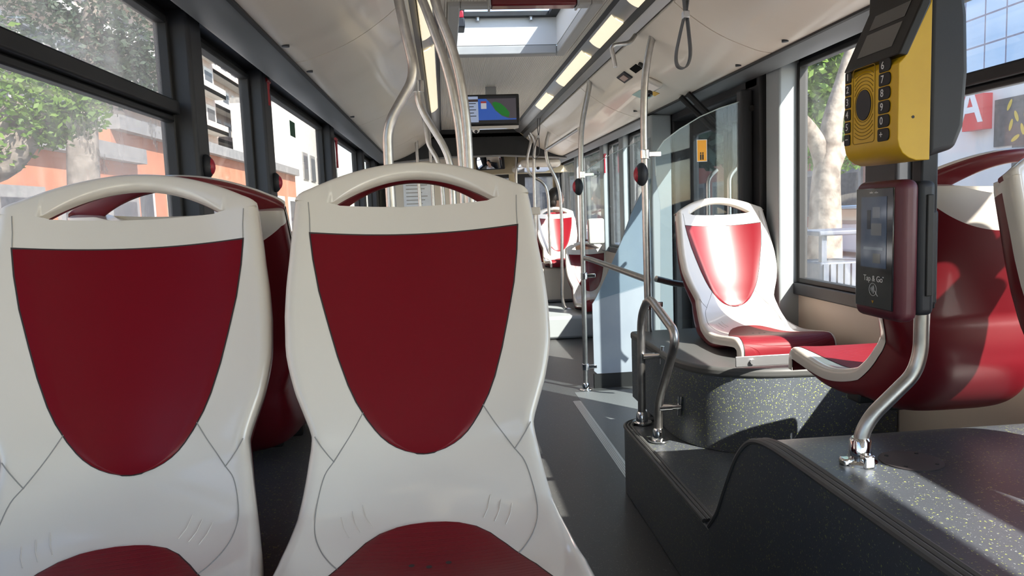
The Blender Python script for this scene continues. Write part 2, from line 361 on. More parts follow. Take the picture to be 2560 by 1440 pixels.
# ------------------------------------------------------------------ walls, windows, pillars
WB, WT = .825, 1.815
def wall_side(side, X, out, spans):
    # spans: window openings [(y0, y1)], walls between them are pillars
    s = 1 if side == 'right' else -1
    lo = MB(); t = .03
    xi, xo = X-s*.02, X+s*t
    a, b = min(xi, xo), max(xi, xo)
    segs = [(Y0, 3.44), (4.74, Y1)] if side == 'right' else [(Y0, Y1)]
    for p, q in segs: lo.box(a, b, p, q, 0, WB)
    struct(lo.build('wall_'+side, 'wallcream'))
    hd = MB()
    hd.box(a, b, Y0, Y1, WT, 2.2)
    struct(hd.build('wall_'+side+'_header', 'black'))
    sl = MB()
    for p, q in segs: sl.box(min(X-s*.045, X+s*.01), max(X-s*.045, X+s*.01), p, q, WB-.055, WB)
    struct(sl.build('trim_sill_'+side, 'pillar', bevel=.005))
left_w = [(-3.8, -2.0), (-1.85, .62), (.75, 2.36), (2.48, 3.28), (3.42, 5.17), (5.33, 7.13), (7.27, 8.4), (8.9, 10.1)]
right_w = [(-3.8, -2.0), (-1.85, .55), (.68, 2.44), (2.64, 3.28), (4.92, 6.35), (6.5, 7.15), (7.3, 8.6), (8.75, 10.1)]
wall_side('left', XL, -1, left_w); wall_side('right', XR, 1, right_w)
wn = [0]
def window(X, s, y0, y1, bar=None, gm='winglass'):
    wn[0] += 1
    fr = MB(); fw = .022; d = .03
    xa, xb = sorted((X-s*d, X+s*.012))
    for (p, q, z0, z1) in ((y0, y0+fw, WB, WT), (y1-fw, y1, WB, WT), (y0+fw, y1-fw, WB, WB+fw), (y0+fw, y1-fw, WT-fw, WT)): fr.box(xa, xb, p, q, z0, z1)
    f = struct(fr.build('window_%d' % wn[0], 'rubber', bevel=.004))
    g = MB().box(min(X-.002, X+.002), max(X-.002, X+.002), y0+fw*.5, y1-fw*.5, WB+fw*.5, WT-fw*.5).build('pane', gm, f)
    if bar:
        bb = MB().box(min(X-s*.05, X+s*.006), max(X-s*.05, X+s*.006), y0+fw, y1-fw, bar, bar+.040).box(min(X-s*.032, X), max(X-s*.032, X), y0+fw, y1-fw, bar-.022, bar-.001)
        bb.build('sash_bar', 'black', f, bevel=.006)
    return f
WL = [window(XL, -1, a, b, 1.525 if i in (1, 2) else None, 'dirtyglass' if i in (1, 2) else 'winglass') for i, (a, b) in enumerate(left_w)]
for i, (a, b) in enumerate(right_w): window(XR, 1, a, b, 1.525 if i in (1, 2) else None)
def splash(pane, u0, v0, u1, v1, n, wd, seed):
    rnd = random.Random(seed); b = MB()
    for k in range(n):
        t = (k+rnd.random())/n; wj = wd*(1.1-.75*t)
        p = ax(u0+(u1-u0)*t+rnd.gauss(0, wj), v0+(v1-v0)*t+rnd.gauss(0, 5), XL+.004); r = .0045*(.5+rnd.random())*(1.5 if t < .4 else 1.1)
        b.add([p]+[p+Vector((0, r*(.7+.6*rnd.random())*math.cos(2*math.pi*j/9), r*(.9+.9*rnd.random())*math.sin(2*math.pi*j/9))) for j in range(9)], [(0, j+1, (j+1) % 9+1) for j in range(9)])
    return b.build('splash_mark', MT['splash'], pane)
def pillar(X, s, y0, y1, depth=.085, m='pillar', z0=WB-.05, z1=2.0):
    xa, xb = sorted((X+s*.02, X-s*depth))
    return struct(MB().box(xa, xb, y0, y1, z0, z1).build('wall_pillar', m, bevel=.012, seg=3))
for i in range(len(left_w)-1): pillar(XL, -1, left_w[i][1], left_w[i+1][0])
for i in range(3): pillar(XR, 1, right_w[i][1], right_w[i+1][0])
pillar(XR, 1, 3.28, 3.42, .115, 'lightpillar', 0, 1.84)
for a, b in ((6.35, 6.5), (7.15, 7.3), (8.6, 8.75)): pillar(XR, 1, a, b, .085, 'lightpillar')
pillar(XR, 1, 10.1, Y1); pillar(XL, -1, 10.1, Y1); pillar(XL, -1, Y0, -3.8); pillar(XR, 1, Y0, -3.8)
pn_ = WL[2].children[0]
splash(pn_, 185, 300, 265, 428, 90, 15, 4); splash(pn_, 378, 300, 392, 372, 40, 8, 6)
# dark post between the lit pillar and the glass screen, and the light post at the far side of the door
struct(MB().box(1.50, 1.60, 3.42, 3.60, 0, 1.86).build('wall_post', 'black', bevel=.012, seg=3))
struct(MB().box(1.44, 1.50, 3.50, 3.56, 0, 1.74).build('wall_post_slim', 'pillar', bevel=.01, seg=3))
struct(MB().box(1.36, 1.50, 4.78, 4.92, 0, 1.79).build('wall_return', 'lightpillar', bevel=.012, seg=3))
struct(MB().box(1.502, XR, 4.76, 4.92, 0, 1.79).build('wall_door_post', 'black', bevel=.012, seg=3))
# rear wall
rb = MB().box(XL, XR, Y0-.05, Y0, 0, .95).box(XL, XR, Y0-.05, Y0, 1.85, 2.2).box(XL, -.6, Y0-.05, Y0, .95, 1.85).box(1.42, XR, Y0-.05, Y0, .95, 1.85)
struct(rb.build('wall_back', 'wallcream'))
struct(MB().box(-.6, 1.42, Y0-.03, Y0-.024, .95, 1.85).build('window_back', 'winglass'))
# door: two glazed leaves
dr = thing('door_1', (XR-.01, 3.46, 0), None, None); dr['kind'] = 'structure'
for k, (a, b) in enumerate(((3.46, 4.09), (4.10, 4.74))):
    f = MB(); fw = .06
    for (p, q, z0, z1) in ((a, a+fw, .02, 1.74), (b-fw, b, .02, 1.74), (a+fw, b-fw, .02, .22), (a+fw, b-fw, 1.64, 1.74)): f.box(XR-.035, XR+.005, p, q, z0, z1)
    lf = f.build('leaf', 'black', dr, bevel=.006)
    MB().box(XR-.018, XR-.014, a+fw, b-fw, .22, 1.64).build('pane', 'doorglass', lf)
    MB().tube(smooth([(XR-.035, (a+b)/2+(.16 if k == 0 else -.16), .75), (XR-.09, (a+b)/2+(.16 if k == 0 else -.16), .80), (XR-.09, (a+b)/2+(.16 if k == 0 else -.16), 1.35), (XR-.035, (a+b)/2+(.16 if k == 0 else -.16), 1.4)], .05), .012).build('handle', 'steel', lf)
MB().box(XR-.14, XR+.005, 3.45, 4.78, 1.74, 2.0).build('header', 'black', dr, bevel=.01)
for yy in (3.98, 4.10):
    MB().tube(smooth([(XR-.40+.10, yy, 1.80), (XR-.28, yy, 1.78), (XR-.20, yy, 1.70), (XR-.12, yy, 1.62), (XR-.06, yy, 1.60)], .06), .016, 8).build('hinge_arm', 'rubber', dr)

# ------------------------------------------------------------------ ceiling
CP = [(.55, 2.012), (.59, 1.978), (.626, 1.951), (.675, 1.917), (.727, 1.886), (.78, 1.86), (.832, 1.839), (.875, 1.823), (.915, 1.811), (.955, 1.805)]
CPs = catmull(CP, 3)
def long_sheet(name, s, pr, m, y0=Y0, y1=8.4, thick=.02):
    b = MB(); lo = [[Vector((XC+s*h, y, z)) for h, z in pr] for y in (y0, y1)]
    hi = [[p+Vector((0, 0, thick)) for p in r] for r in lo]
    b.grid(lo); b.grid(hi); b.grid([lo[0], hi[0]]); b.grid([lo[1], hi[1]]); b.grid([[r[0] for r in lo], [r[0] for r in hi]]); b.grid([[r[-1] for r in lo], [r[-1] for r in hi]])
    return struct(b.build(name, m, weld=True))
for s, nm in ((-1, 'left'), (1, 'right')):
    ys = [Y0, -3.1, -1.06, .97, 3.0, 5.05, 7.08, 8.4]
    for a, b in zip(ys, ys[1:]): long_sheet('ceiling_panel_'+nm, s, CPs, 'ceil', a+.004, b-.004)
    long_sheet('ceiling_backing_'+nm, s, [(h, z+.022) for h, z in CP], 'seam', thick=.004)
    long_sheet('trim_lip_'+nm, s, [(.956, 1.797), (.968, 1.795), (.975, 1.802)], 'rubber', thick=.012)
    long_sheet('trim_cove_'+nm, s, [(.972, 1.799), (1.02, 1.790), (1.09, 1.785), (1.105, 1.79), (1.11, 1.84)], 'covegrey', y1=10.2)
    long_sheet('trim_soffit_'+nm, s, [(1.10, 1.84), (1.25, 1.83)], 'black', y1=10.2)
    # groove, silver lip, perforated slot, lamp rail
    long_sheet('trim_groove_'+nm, s, [(.553, 2.03), (.535, 2.035)], 'rubber')
    long_sheet('trim_lip_'+nm, s, [(.536, 2.02), (.534, 2.016), (.516, 2.05), (.512, 2.06)], 'silver')
    long_sheet('trim_grille_'+nm, s, [(.513, 2.056), (.482, 2.078)], 'grille')
    long_sheet('trim_lamp_rail_'+nm, s, catmull([(.482, 2.072), (.465, 2.078), (.44, 2.092), (.418, 2.112), (.412, 2.118)], 4), 'silver')
    long_sheet('trim_rail_edge_'+nm, s, [(.412, 2.116), (.396, 2.126), (.392, 2.14)], 'pillar')
HX0, HX1, HY0, HY1 = XC-.295, XC+.295, 3.46, 4.42
ce = MB()
for (a, b, p, q) in ((XC-.40, XC+.40, Y0, HY0-.07), (XC-.40, XC+.40, HY1+.07, 8.4), (XC-.40, HX0-.05, HY0-.07, HY1+.07), (HX1+.05, XC+.40, HY0-.07, HY1+.07)): ce.box(a, b, p, q, 2.13, 2.16)
struct(ce.build('ceiling', 'ribs', keep=True))
struct(MB().box(XL-.05, XC-.40, Y0, 8.4, 2.2, 2.22).box(XC+.40, XR+.05, Y0, 8.4, 2.2, 2.22).box(XL-.05, XR+.05, 8.4, Y1+.1, 2.2, 2.22).build('roof', 'black'))
def ringbox(b, x0, x1, y0, y1, X0, X1, YY0, YY1, z0, z1):
    b.box(X0, x0, YY0, YY1, z0, z1).box(x1, X1, YY0, YY1, z0, z1).box(x0, x1, YY0, y0, z0, z1).box(x0, x1, y1, YY1, z0, z1)
m_hg = mat('hatch_grey', (.40, .39, .37), .5); m_hw = mat('hatch_white', (.72, .71, .69), .5)
def hatch(HY0, HY1, label):
    hl = thing('roof_hatch', (XC, (HY0+HY1)/2, 2.13), label, 'roof hatch')
    b = MB(); ringbox(b, HX0, HX1, HY0, HY1, HX0-.055, HX1+.055, HY0-.075, HY1+.075, 2.112, 2.1652); b.build('frame', m_hg, hl, bevel=.008)
    b = MB(); ringbox(b, HX0, HX1, HY0, HY1, HX0-.02, HX1+.02, HY0-.02, HY1+.02, 2.1655, 2.32); b.build('shaft', m_hw, hl)
    b = MB(); ringbox(b, HX0+.05, HX1-.05, HY0+.05, HY1-.05, HX0-.02, HX1+.02, HY0-.02, HY1+.02, 2.32, 2.345); b.build('gasket', 'rubber', hl)
    MB().box(HX0-.02, HX1+.02, HY0-.02, HY1+.02, 2.40, 2.41).build('cover', 'hatchglass', hl)
    h = MB().box(HX0+.005, HX0+.045, HY1-.30, HY1-.16, 2.20, 2.25).build('release_handle', 'dark', hl, bevel=.006)
    MB().box(HX0+.01, HX0+.04, HY1-.29, HY1-.25, 2.25, 2.29).build('knob', 'hammer', h, bevel=.006)
    for xx in (HX0+.13, HX1-.15): MB().cyl((xx, HY1-.02, 2.33), (xx, HY1-.02, 2.30), .012).build('bolt', 'alu', hl)
hatch(HY0, HY1, 'pale grey framed roof hatch with raised clear cover above the aisle before the screen')
# red sign box hanging before the hatch
sb = thing('sign_box', (.375, 3.12, 2.13), 'long dark red sign box hanging under the ceiling before the roof hatch', 'sign')
a, b_ = ay(1224, 14, 3.10), ay(1447, 12, 3.10)
MB().box(a.x+.006, b_.x-.006, 3.10, 3.17, a.z, 2.14).build('housing', 'shell', sb, bevel=.008, seg=3)
MB().box(a.x-.004, a.x+.006, 3.095, 3.175, a.z-.006, 2.14).build('end_cap', 'silver', sb, bevel=.003)
MB().box(b_.x-.006, b_.x+.004, 3.095, 3.175, a.z-.006, 2.14).build('end_cap', 'silver', sb, bevel=.003)
# lamps in the two rails
def lens(s, y0, y1):
    pr = catmull([(.478, 2.066), (.462, 2.072), (.44, 2.086), (.42, 2.106)], 4)
    rows = []
    n = 8
    for k in range(n+1):
        y = y0+(y1-y0)*k/n
        rows.append([Vector((XC+s*h, y, z-.0)) for h, z in pr])
    b = MB(); b.grid(rows); b.grid([[p+Vector((0, 0, .006)) for p in r] for r in rows]); return b
lampY = [(.9, 1.55), (1.75, 2.28), (2.42, 2.92), (3.06, 3.62), (3.78, 4.34), (4.62, 5.0), (5.9, 6.4)]
names_r = ['topmost lit lamp lens of the right ceiling rail, cut by the picture edge', 'long lit lamp lens above the bent grab hook in the right ceiling rail', 'lit lamp lens beyond the long one in the right ceiling rail', 'short lit lamp lens near the screen in the right ceiling rail']
def ylens(u, v): return az(u, v, 2.09).y
RY = [(ylens(1620, -60), ylens(1590, 5)), (ylens(1545, 45), ylens(1485, 110)), (ylens(1450, 133), ylens(1403, 208)), (ylens(1370, 236), ylens(1350, 268))]
for (a, b), lab in zip(RY, names_r):
    tag(lens(1, min(a, b), max(a, b)).build('ceiling_lamp', 'ledlens', weld=True), lab, 'lamp', 'lit lamp lenses in the ceiling rails')
LY = [(1.2, az(1056, 90, 2.09).y, 'lit lamp lens beside the steel poles at the top of the left ceiling rail'), (az(1062, 118, 2.09).y, az(1078, 275, 2.09).y, 'long lit lamp lens behind the steel poles in the left ceiling rail')]
for a, b, lab in LY: tag(lens(-1, min(a, b), max(a, b)).build('ceiling_lamp', 'ledlens', weld=True), lab, 'lamp', 'lit lamp lenses in the ceiling rails')
# ceiling panel screws
for k, (s, u, v, lab) in enumerate(((-1, 715, 113, 'dark screw button near the joint on the left ceiling panel'), (-1, 775, 177, 'dark screw button beyond the joint on the left ceiling panel'), (1, 1845, 162, 'dark screw button above the glass screen on the right ceiling panel'), (1, 1962, 101, 'dark screw button beside the tall window on the right ceiling panel'), (-1, 881, 291, 'small far screw button on the left ceiling panel'), (1, 1588, 277, 'black rubber stop on the right ceiling panel under the stickers'))):
    p = az(u, v, 1.9)
    for q_ in range(30): p = az(u, v, .5*p.z+.5*interp([(h, z) for h, z in CP], abs(p.x-XC)))
    tag(MB().cyl(p+Vector((0, 0, .02)), p+Vector((s*.0015, 0, -.006)), .013, 14).build('screw_button', 'rubber' if k == 5 else 'pillar'), lab, 'screw')
# things on the right ceiling panel
def panel_z(x): return interp([(h, z) for h, z in CP], abs(x-XC))
def panel_frame(x):
    h = abs(x-XC); d = .02; sl = (interp(CP, h+d)-interp(CP, h-d))/(2*d)
    t = Vector((1, 0, sl)).normalized(); return t, Vector((0, 1, 0)), Vector((-t.z, 0, t.x))*-1
def on_panel(u, v):
    z = 1.9
    for k in range(30): p = az(u, v, z); z = .5*z+.5*panel_z(p.x)
    return az(u, v, z)
def plate(b, u, v, hx, hy, th, mi=0, lift=0):
    p = on_panel(u, v); t, l, n = panel_frame(p.x); b.obox(p+n*(th/2+lift), t, l, n, hx, hy, th/2, mi); return p, t, l, n
o = thing('camera_window', on_panel(1561, 192), 'square dark framed camera window with pinkish centre on the cream ceiling panel', 'camera')
b = MB(); p, t, l, n = plate(b, 1562, 192, .030, .088, .008); b.build('bezel', 'dark', o, bevel=.003)
b = MB(); plate(b, 1562, 192, .017, .050, .003, 0, .008); b.build('lens', mat('pink_lens', (.35, .22, .20), .3), o)
b = MB(); plate(b, 1590, 171, .021, .064, .004); tag(b.build('speaker_grille', mat('opening_black', (.003, .003, .003), .9, spec=.1)), 'square black opening on the cream ceiling panel above the camera window', 'grille')
p = on_panel(1605, 160); t, l, n = panel_frame(p.x); tag(MB().cyl(p, p+n*.012, .018, 16).build('ceiling_button', 'rubber'), 'round black button half behind the bent steel pole on the ceiling panel', 'button')
o = thing('ceiling_camera', on_panel(1634, 208), 'white ceiling camera housing with black lens beside the bent steel pole', 'camera')
b = MB(); plate(b, 1632, 205, .045, .07, .03); b.build('housing', 'white', o, bevel=.012, seg=3)
p = on_panel(1628, 222); t, l, n = panel_frame(p.x); MB().ball(p+n*.028, .02).build('lens_dome', 'glossblack', o)
b = MB(); plate(b, 1607, 238, .045, .09, .0012); tag(b.build('sticker', mat('mint_sticker', (.50, .68, .62), .6)), 'pale mint sticker on the ceiling panel half behind the steel pole', 'sticker')
b = MB(); plate(b, 1633, 233, .025, .05, .0016); tag(b.build('sticker', mat('amber_sticker', (.78, .45, .03), .5)), 'amber warning sticker on the ceiling panel right of the steel pole', 'sticker')

# ------------------------------------------------------------------ seats
ZB = .65
PF = [(.0236, 1.22), (0, 1.163), (-.05, 1.043), (-.10, .922), (-.128, .852), (-.150, .806), (-.185, .772), (-.24, .742), (-.31, .722), (-.38, .715), (-.46, .724), (-.54, .736), (-.590, .738), (-.616, .724), (-.628, .702), (-.630, .668)]
FRONT = catmull(PF, 8)
WZ = [(.0, .183), (.837, .183), (.85, .187), (.875, .197), (.905, .2095), (.94, .2195), (.97, .2255), (1.03, .2275), (1.08, .225), (1.12, .2205), (1.165, .2165), (1.20, .213), (1.231, .209)]
WY = [(-.63, .203), (-.61, .207), (-.56, .212), (-.48, .216), (-.40, .217), (-.32, .210), (-.26, .202), (-.20, .193), (-.150, .186), (-.134, .183)]
def half_w(y, z): return interp(WZ, z) if y > -.134 else interp(WY, y)
def frame_at(i):
    a = FRONT[max(i-1, 0)]; b = FRONT[min(i+1, len(FRONT)-1)]
    ty, tz = b[0]-a[0], b[1]-a[1]; L = math.hypot(ty, tz); ty /= L; tz /= L
    return FRONT[i], (tz, -ty)              # normal towards the sitter
def normal_of(i):
    (y, z), (ny, nz) = frame_at(i); return ny, nz
def conc(x, y, z, w):
    a = min(abs(x)/w, 1.0)
    if y > -.16: return .040*a*a
    k = min(1, (-.16-y)/.08); e = min(1, max(0, (-.40-y)/.14))
    return .040*a*a*(1-k)+k*(1-.5*e)*.016*max(0, (a-.45)/.55)**2
def surf(x, i, off=0):
    (y, z), (ny, nz) = frame_at(i); w = half_w(y, z); d = conc(x, y, z, w)+off
    return Vector((x, y+ny*d, z+nz*d-ZB))
def isurf(x, fi, off=0):
    i = int(max(0, min(len(FRONT)-2, math.floor(fi)))); t = fi-i
    return surf(x, i, off)*(1-t)+surf(x, i+1, off)*t
def fi_of_z(zq):                            # index on the backrest for a height
    for i in range(len(FRONT)-1):
        if FRONT[i][1] >= zq >= FRONT[i+1][1]: return i+(FRONT[i][1]-zq)/(FRONT[i][1]-FRONT[i+1][1])
    return 0
def fi_of_y(yq):
    for i in range(len(FRONT)-1):
        if FRONT[i][0] >= yq >= FRONT[i+1][0]: return i+(FRONT[i][0]-yq)/(FRONT[i][0]-FRONT[i+1][0])
    return len(FRONT)-1
def hole_bot(x): a = min(abs(x)/.147, 1); return 1.197+.023*a*a
def hole_top(x): a = min(abs(x)/.147, 1); return 1.274-.054*a*a if abs(x) < .147 else 1.22
def arch_out(x): a = abs(x)/.209; return 1.303-.073*a*a
RIM, DEP = .020, .040
def row_params(w):
    xs = [(w-RIM)*k/20 for k in range(-20, 21)]; pts = [(x, 0.0) for x in xs]
    r = [(w-RIM+RIM*math.sin(R(t)), RIM*(1-math.cos(R(t)))) for t in (22, 45, 68, 90)]+[(w, DEP)]
    return [(-x, d) for x, d in reversed(r)]+pts+r
def plane_y(z): return .415*(z-1.163)
def seat_meshes():
    fr = MB(); n = len(FRONT)
    rows = []
    # body top row follows the lower edge of the hand hole
    for i in range(n):
        (y, z), (ny, nz) = frame_at(i); w = half_w(y, z); row = []
        for x, d in row_params(w):
            p = surf(x, i, -d)
            if i == 0:
                zz = hole_bot(x); p = Vector((x, plane_y(zz)+ny*(conc(x, y, z, w)-d), zz+nz*(conc(x, y, z, w)-d)-ZB))
            row.append(p)
        rows.append(row)
    fr.grid(rows)
    # rear faces: sections from rim edge over the back
    def rear(i):
        (y, z), (ny, nz) = frame_at(i); w = half_w(y, z)-.002
        s = i/(n-1); ang = math.atan2(nz, -ny)            # 0 upright .. 90 flat
        if y > -.10: d = .058+.02*(1.22-z)/.3
        elif y > -.25: d = .085+.05*math.sin(math.pi*(min(1, (-.10-y)/.15)))
        else: d = max(.030, .085-.06*(-.25-y)/.30)
        e = surf(w, i, -DEP); base = surf(0, i, 0); out = []
        for k in range(0, 65):
            a = math.pi*k/64; cx = math.cos(a); sx = math.sin(a)
            x = w*(abs(cx)**.55)*(1 if cx >= 0 else -1); f = abs(sx)**.55
            edge_off = conc(w, y, z, half_w(y, z))-DEP
            dd = edge_off*(1-f)+(-d)*f
            out.append(Vector((x, y+ny*dd, z+nz*dd-ZB)))
        return out
    sh = MB(); band = MB()
    rr = [rear(i) for i in range(n)]
    # crescent: the maroon shell starts lower in the middle, the white frame shows above it
    def mixrow(f):                                        # f 0 top row .. 1 shell start
        out = []
        for k in range(65):
            x = rr[0][k].x; zt = hole_bot(x); a = min(1, abs(x)/.2)
            zs = 1.205-.062*(1-a*a)-.004
            z = zt+(zs-zt)*f; j = fi_of_z(min(z, 1.2199)); i = int(j); t = j-i
            p = rr[i][k]*(1-t)+rr[i+1][k]*t; p.z = z-ZB if f == 0 else p.z; p.y = p.y if f else plane_y(zt)+(rr[0][k].y-plane_y(1.22))
            out.append(p)
        return out
    i0 = int(fi_of_z(1.135))+1
    band.grid([mixrow(0), mixrow(.35), mixrow(.7), mixrow(1)])
    m1 = mixrow(1); low = rr[i0]
    sh.grid([m1, [a*.5+b*.5 for a, b in zip(m1, low)]]+rr[i0:])
    # strip closing the top of the body under the hand hole
    top_f = rows[0]; top_r = list(reversed(mixrow(0)))
    tf = [Vector((x, plane_y(hole_bot(x))-DEP*-.0+.0, hole_bot(x)-ZB)) for x in [top_r[k].x for k in range(65)]]
    fr.grid([[Vector((p.x, plane_y(hole_bot(p.x))+normal_of(0)[0]*conc(p.x, .02, 1.22, .211), hole_bot(p.x)+normal_of(0)[1]*conc(p.x, .02, 1.22, .211)-ZB)) for p in top_r], top_r])
    fr.v += []; o = len(fr.v)
    fr.v += band.v; fr.f += [tuple(i+o for i in f) for f in band.f]; fr.m += [0]*len(band.f)
    # hand-hold arch: front half white, rear half maroon
    def arch(front):
        mb = MB(); rws = []
        ny, nz = normal_of(0)
        for j in range(65):
            x = .209*(-1+2*j/64); zi, zo = hole_top(x)+(0 if front else .003*max(0, 1-(x/.147)**2)), arch_out(x); hole = abs(x) < .147
            fade = max(0, 1-(abs(x)/.147)**4) if hole else 0
            rd = max(0, (abs(x)-(.2107-RIM))/RIM); cf = conc(x, .02, 1.22, .211)-RIM*(1-math.sqrt(max(0, 1-min(1, rd)**2))); sec = []
            T = .020 if front else .014; y_off = 0 if front else .020
            r = min(.012 if front else .008, (zo-zi)*.45)
            if front:
                pts = [(zi, T), (zi, r*fade)]+[(zi+r*fade*(1-math.cos(R(a))), r*fade*(1-math.sin(R(a)))) for a in (30, 60, 90)]
                pts += [(zo-r*(1-math.sin(R(a))), r*(1-math.cos(R(a)))) for a in (0, 30, 60, 90)]+[(zo, T)]
            else:
                pts = [(zi, 0), (zi, T-r)]+[(zi+r*(1-math.cos(R(a))), T-r+r*math.sin(R(a))) for a in (30, 60, 90)]
                pts += [(zo-r*(1-math.sin(R(a))), T-r*(1-math.cos(R(a)))) for a in (0, 30, 60, 90)]+[(zo, 0)]
            for zz, dd in pts:
                d = (cf-dd-y_off)
                sec.append(Vector((x, plane_y(zz)+ny*d, zz+nz*d-ZB)))
            rws.append(sec)
        mb.grid(rws)
        for e in (rws[0], rws[-1]): mb.add(e, [tuple(range(len(e)))])
        return mb
    A = arch(True); o = len(fr.v); fr.v += A.v; fr.f += [tuple(i+o for i in f) for f in A.f]; fr.m += [0]*len(A.f)
    B = arch(False); o = len(sh.v); sh.v += B.v; sh.f += [tuple(i+o for i in f) for f in B.f]; sh.m += [0]*len(B.f)
    # inserts
    HB = [(.804, 0), (.8055, .016), (.809, .031), (.815, .046), (.822, .058), (.832, .070), (.843, .080), (.86, .093), (.888, .110), (.915, .1225), (.96, .1385), (1.007, .152), (1.067, .168), (1.12, .1775), (1.163, .1825)]
    bp = MB(); zs = [.804, .8055, .809, .815, .822, .832, .843, .86, .875, .888, .90, .915, .937, .96, .98, 1.007, 1.035, 1.067, 1.09, 1.12, 1.145, 1.163]
    def ins(tab_rows, off, grow, drop=.0022):
        out = []
        for fi, hw in tab_rows:
            hw = hw+grow; out.append([isurf(hw*k/10, fi, off-(drop if abs(k) == 10 else 0)) for k in range(-10, 11)])
        return out
    back_rows = [(fi_of_z(z), interp(HB, z)) for z in zs]
    gaprows = [(fi_of_z(.8028), .0), (fi_of_z(.8038), .012)]+back_rows[1:]+[(fi_of_z(1.1662), .1828)]
    g = ins(gaprows, .0010, .0026, .0004); bp.grid(g, 1)
    f = ins(back_rows, .0034, 0); bp.grid(f, 0)
    HP = [(-.268, 0), (-.270, .030), (-.274, .052), (-.282, .070), (-.30, .090), (-.33, .110), (-.37, .131), (-.40, .144), (-.45, .157), (-.50, .168), (-.55, .178), (-.59, .186), (-.612, .189), (-.626, .189)]
    yl = [-.268, -.2685, -.270, -.274, -.278, -.282, -.29, -.30, -.315, -.33, -.35, -.37, -.385, -.40, -.42, -.45, -.475, -.50, -.52, -.54, -.555, -.57, -.58, -.59, -.60]
    pan_rows = [(fi_of_y(y), interp(list(reversed([(a, b) for a, b in HP])), y)) for y in yl]+[(i, .187) for i in range(int(fi_of_y(-.60))+1, len(FRONT), 2)]+[(len(FRONT)-1, .188)]
    pp = MB()
    pp.grid(ins([(fi_of_y(-.2665), .004)]+pan_rows, .0010, .0026, .0004), 1); pp.grid(ins(pan_rows, .0034, 0), 0)
    for hx, hy in ((-.024, -.372), (.0, -.380), (.027, -.372)):
        c = isurf(hx, fi_of_y(hy), .0036); pp.cyl(c, c+Vector((0, 0, .0004)), .0042, 10, 1)
    # seams
    sm = MB()
    for s in (-1, 1):
        def path(pts): return [isurf(s*x, fi_of_z(v) if q == 'z' else fi_of_y(v), .0002) for q, x, v in pts]
        P = []
        A0 = [('z', .100, .872), ('z', .116, .845), ('z', .132, .82), ('z', .146, .795), ('y', .160, -.18), ('y', .168, -.215), ('y', .170, -.25), ('y', .165, -.285), ('y', .154, -.315), ('y', .140, -.34), ('y', .126, -.36)]
        sm.tube(catmull([tuple(p) for p in path(A0)], 4), .0009, 6)
        sm.tube(path([('z', .176, .837), ('z', .166, .82), ('z', .155, .803), ('z', .146, .793)]), .0009, 6)
        sm.tube(path([('z', .186, 1.218), ('z', .184, 1.19), ('z', .1835, 1.166)]), .0009, 6)
        for q in range(3):
            sm.tube(path([('y', .100+.016*q, -.222-.010*q), ('y', .094+.016*q, -.245-.010*q), ('y', .085+.016*q, -.265-.010*q)]), .0008, 5, 1)
    br = MB(); br.box(-.15, .15, -.36, -.16, 0, .055).box(-.19, .19, -.30, -.24, 0, .03)
    return fr, sh, bp, pp, sm, br
def make_seat(label, group):
    r = thing('bus_seat', (0, 0, 0), label, 'seat', group)
    fr, sh, bp, pp, sm, br = seat_meshes()
    o = len(fr.v); fr.v += sm.v; fr.f += [tuple(i+o for i in f) for f in sm.f]; fr.m += [1-k for k in sm.m]
    fr.build('seat_frame', ['white', 'seam'], r, sharp=50, weld=True)
    sh.build('back_shell', 'shell', r, sharp=50, weld=True)
    bp.build('backrest_pad', ['red', 'gap'], r, sharp=60)
    pp.build('seat_pad', ['pad', 'gap'], r, sharp=60)
    br.build('mounting_bracket', 'rubber', r, bevel=.006)
    return r
SEATS = [
    ('white seat with red pads facing the camera in the middle foreground', -.053, 1.36, ZB, 1.5),
    ('white seat with red pads facing the camera at the lower left, beside the window', -.546, 1.365, ZB-.006, 8.5),
    ('dark red back of the seat behind the leftmost white foreground seat', -.548, 1.625, ZB, 186),
    ('dark red seat back hidden behind the middle white foreground seat', -.065, 1.655, ZB, 182),
    ('sunlit white and red seat on the speckled pedestal behind the glass screen', 1.285, 3.37, ZB-.070, 3),
    ('red backed seat facing away beside the yellow machine on the wheel arch', 1.275, 1.615, ZB, 180),
    ('white rimmed seat cut off by the right picture edge, back to back with red one', 1.285, 1.33, ZB, 0),
    ('far white and red seat in front of the seated passenger', 1.245, 8.3, ZB-.066, 4),
    ('low far white and red seat behind the foot of the thin steel pole', 1.42, 7.45, .218, 4),
    ('far seat facing forward under the seated passenger', 1.27, 8.62, ZB-.066, 180),
    ('far seat whose red top shows through the hand hole of the middle seat', -.31, 6.6, .576, 180),
]
SG = 'white and dark red moulded bus seats'
seat0 = make_seat(SEATS[0][0], SG)
for k, (lab, x, y, z, rz) in enumerate(SEATS):
    s = seat0 if k == 0 else copy_tree(seat0)
    s.location = (x, y, z); s.rotation_euler = (0 if k == 4 else 0, 0, R(rz)); s['label'] = lab
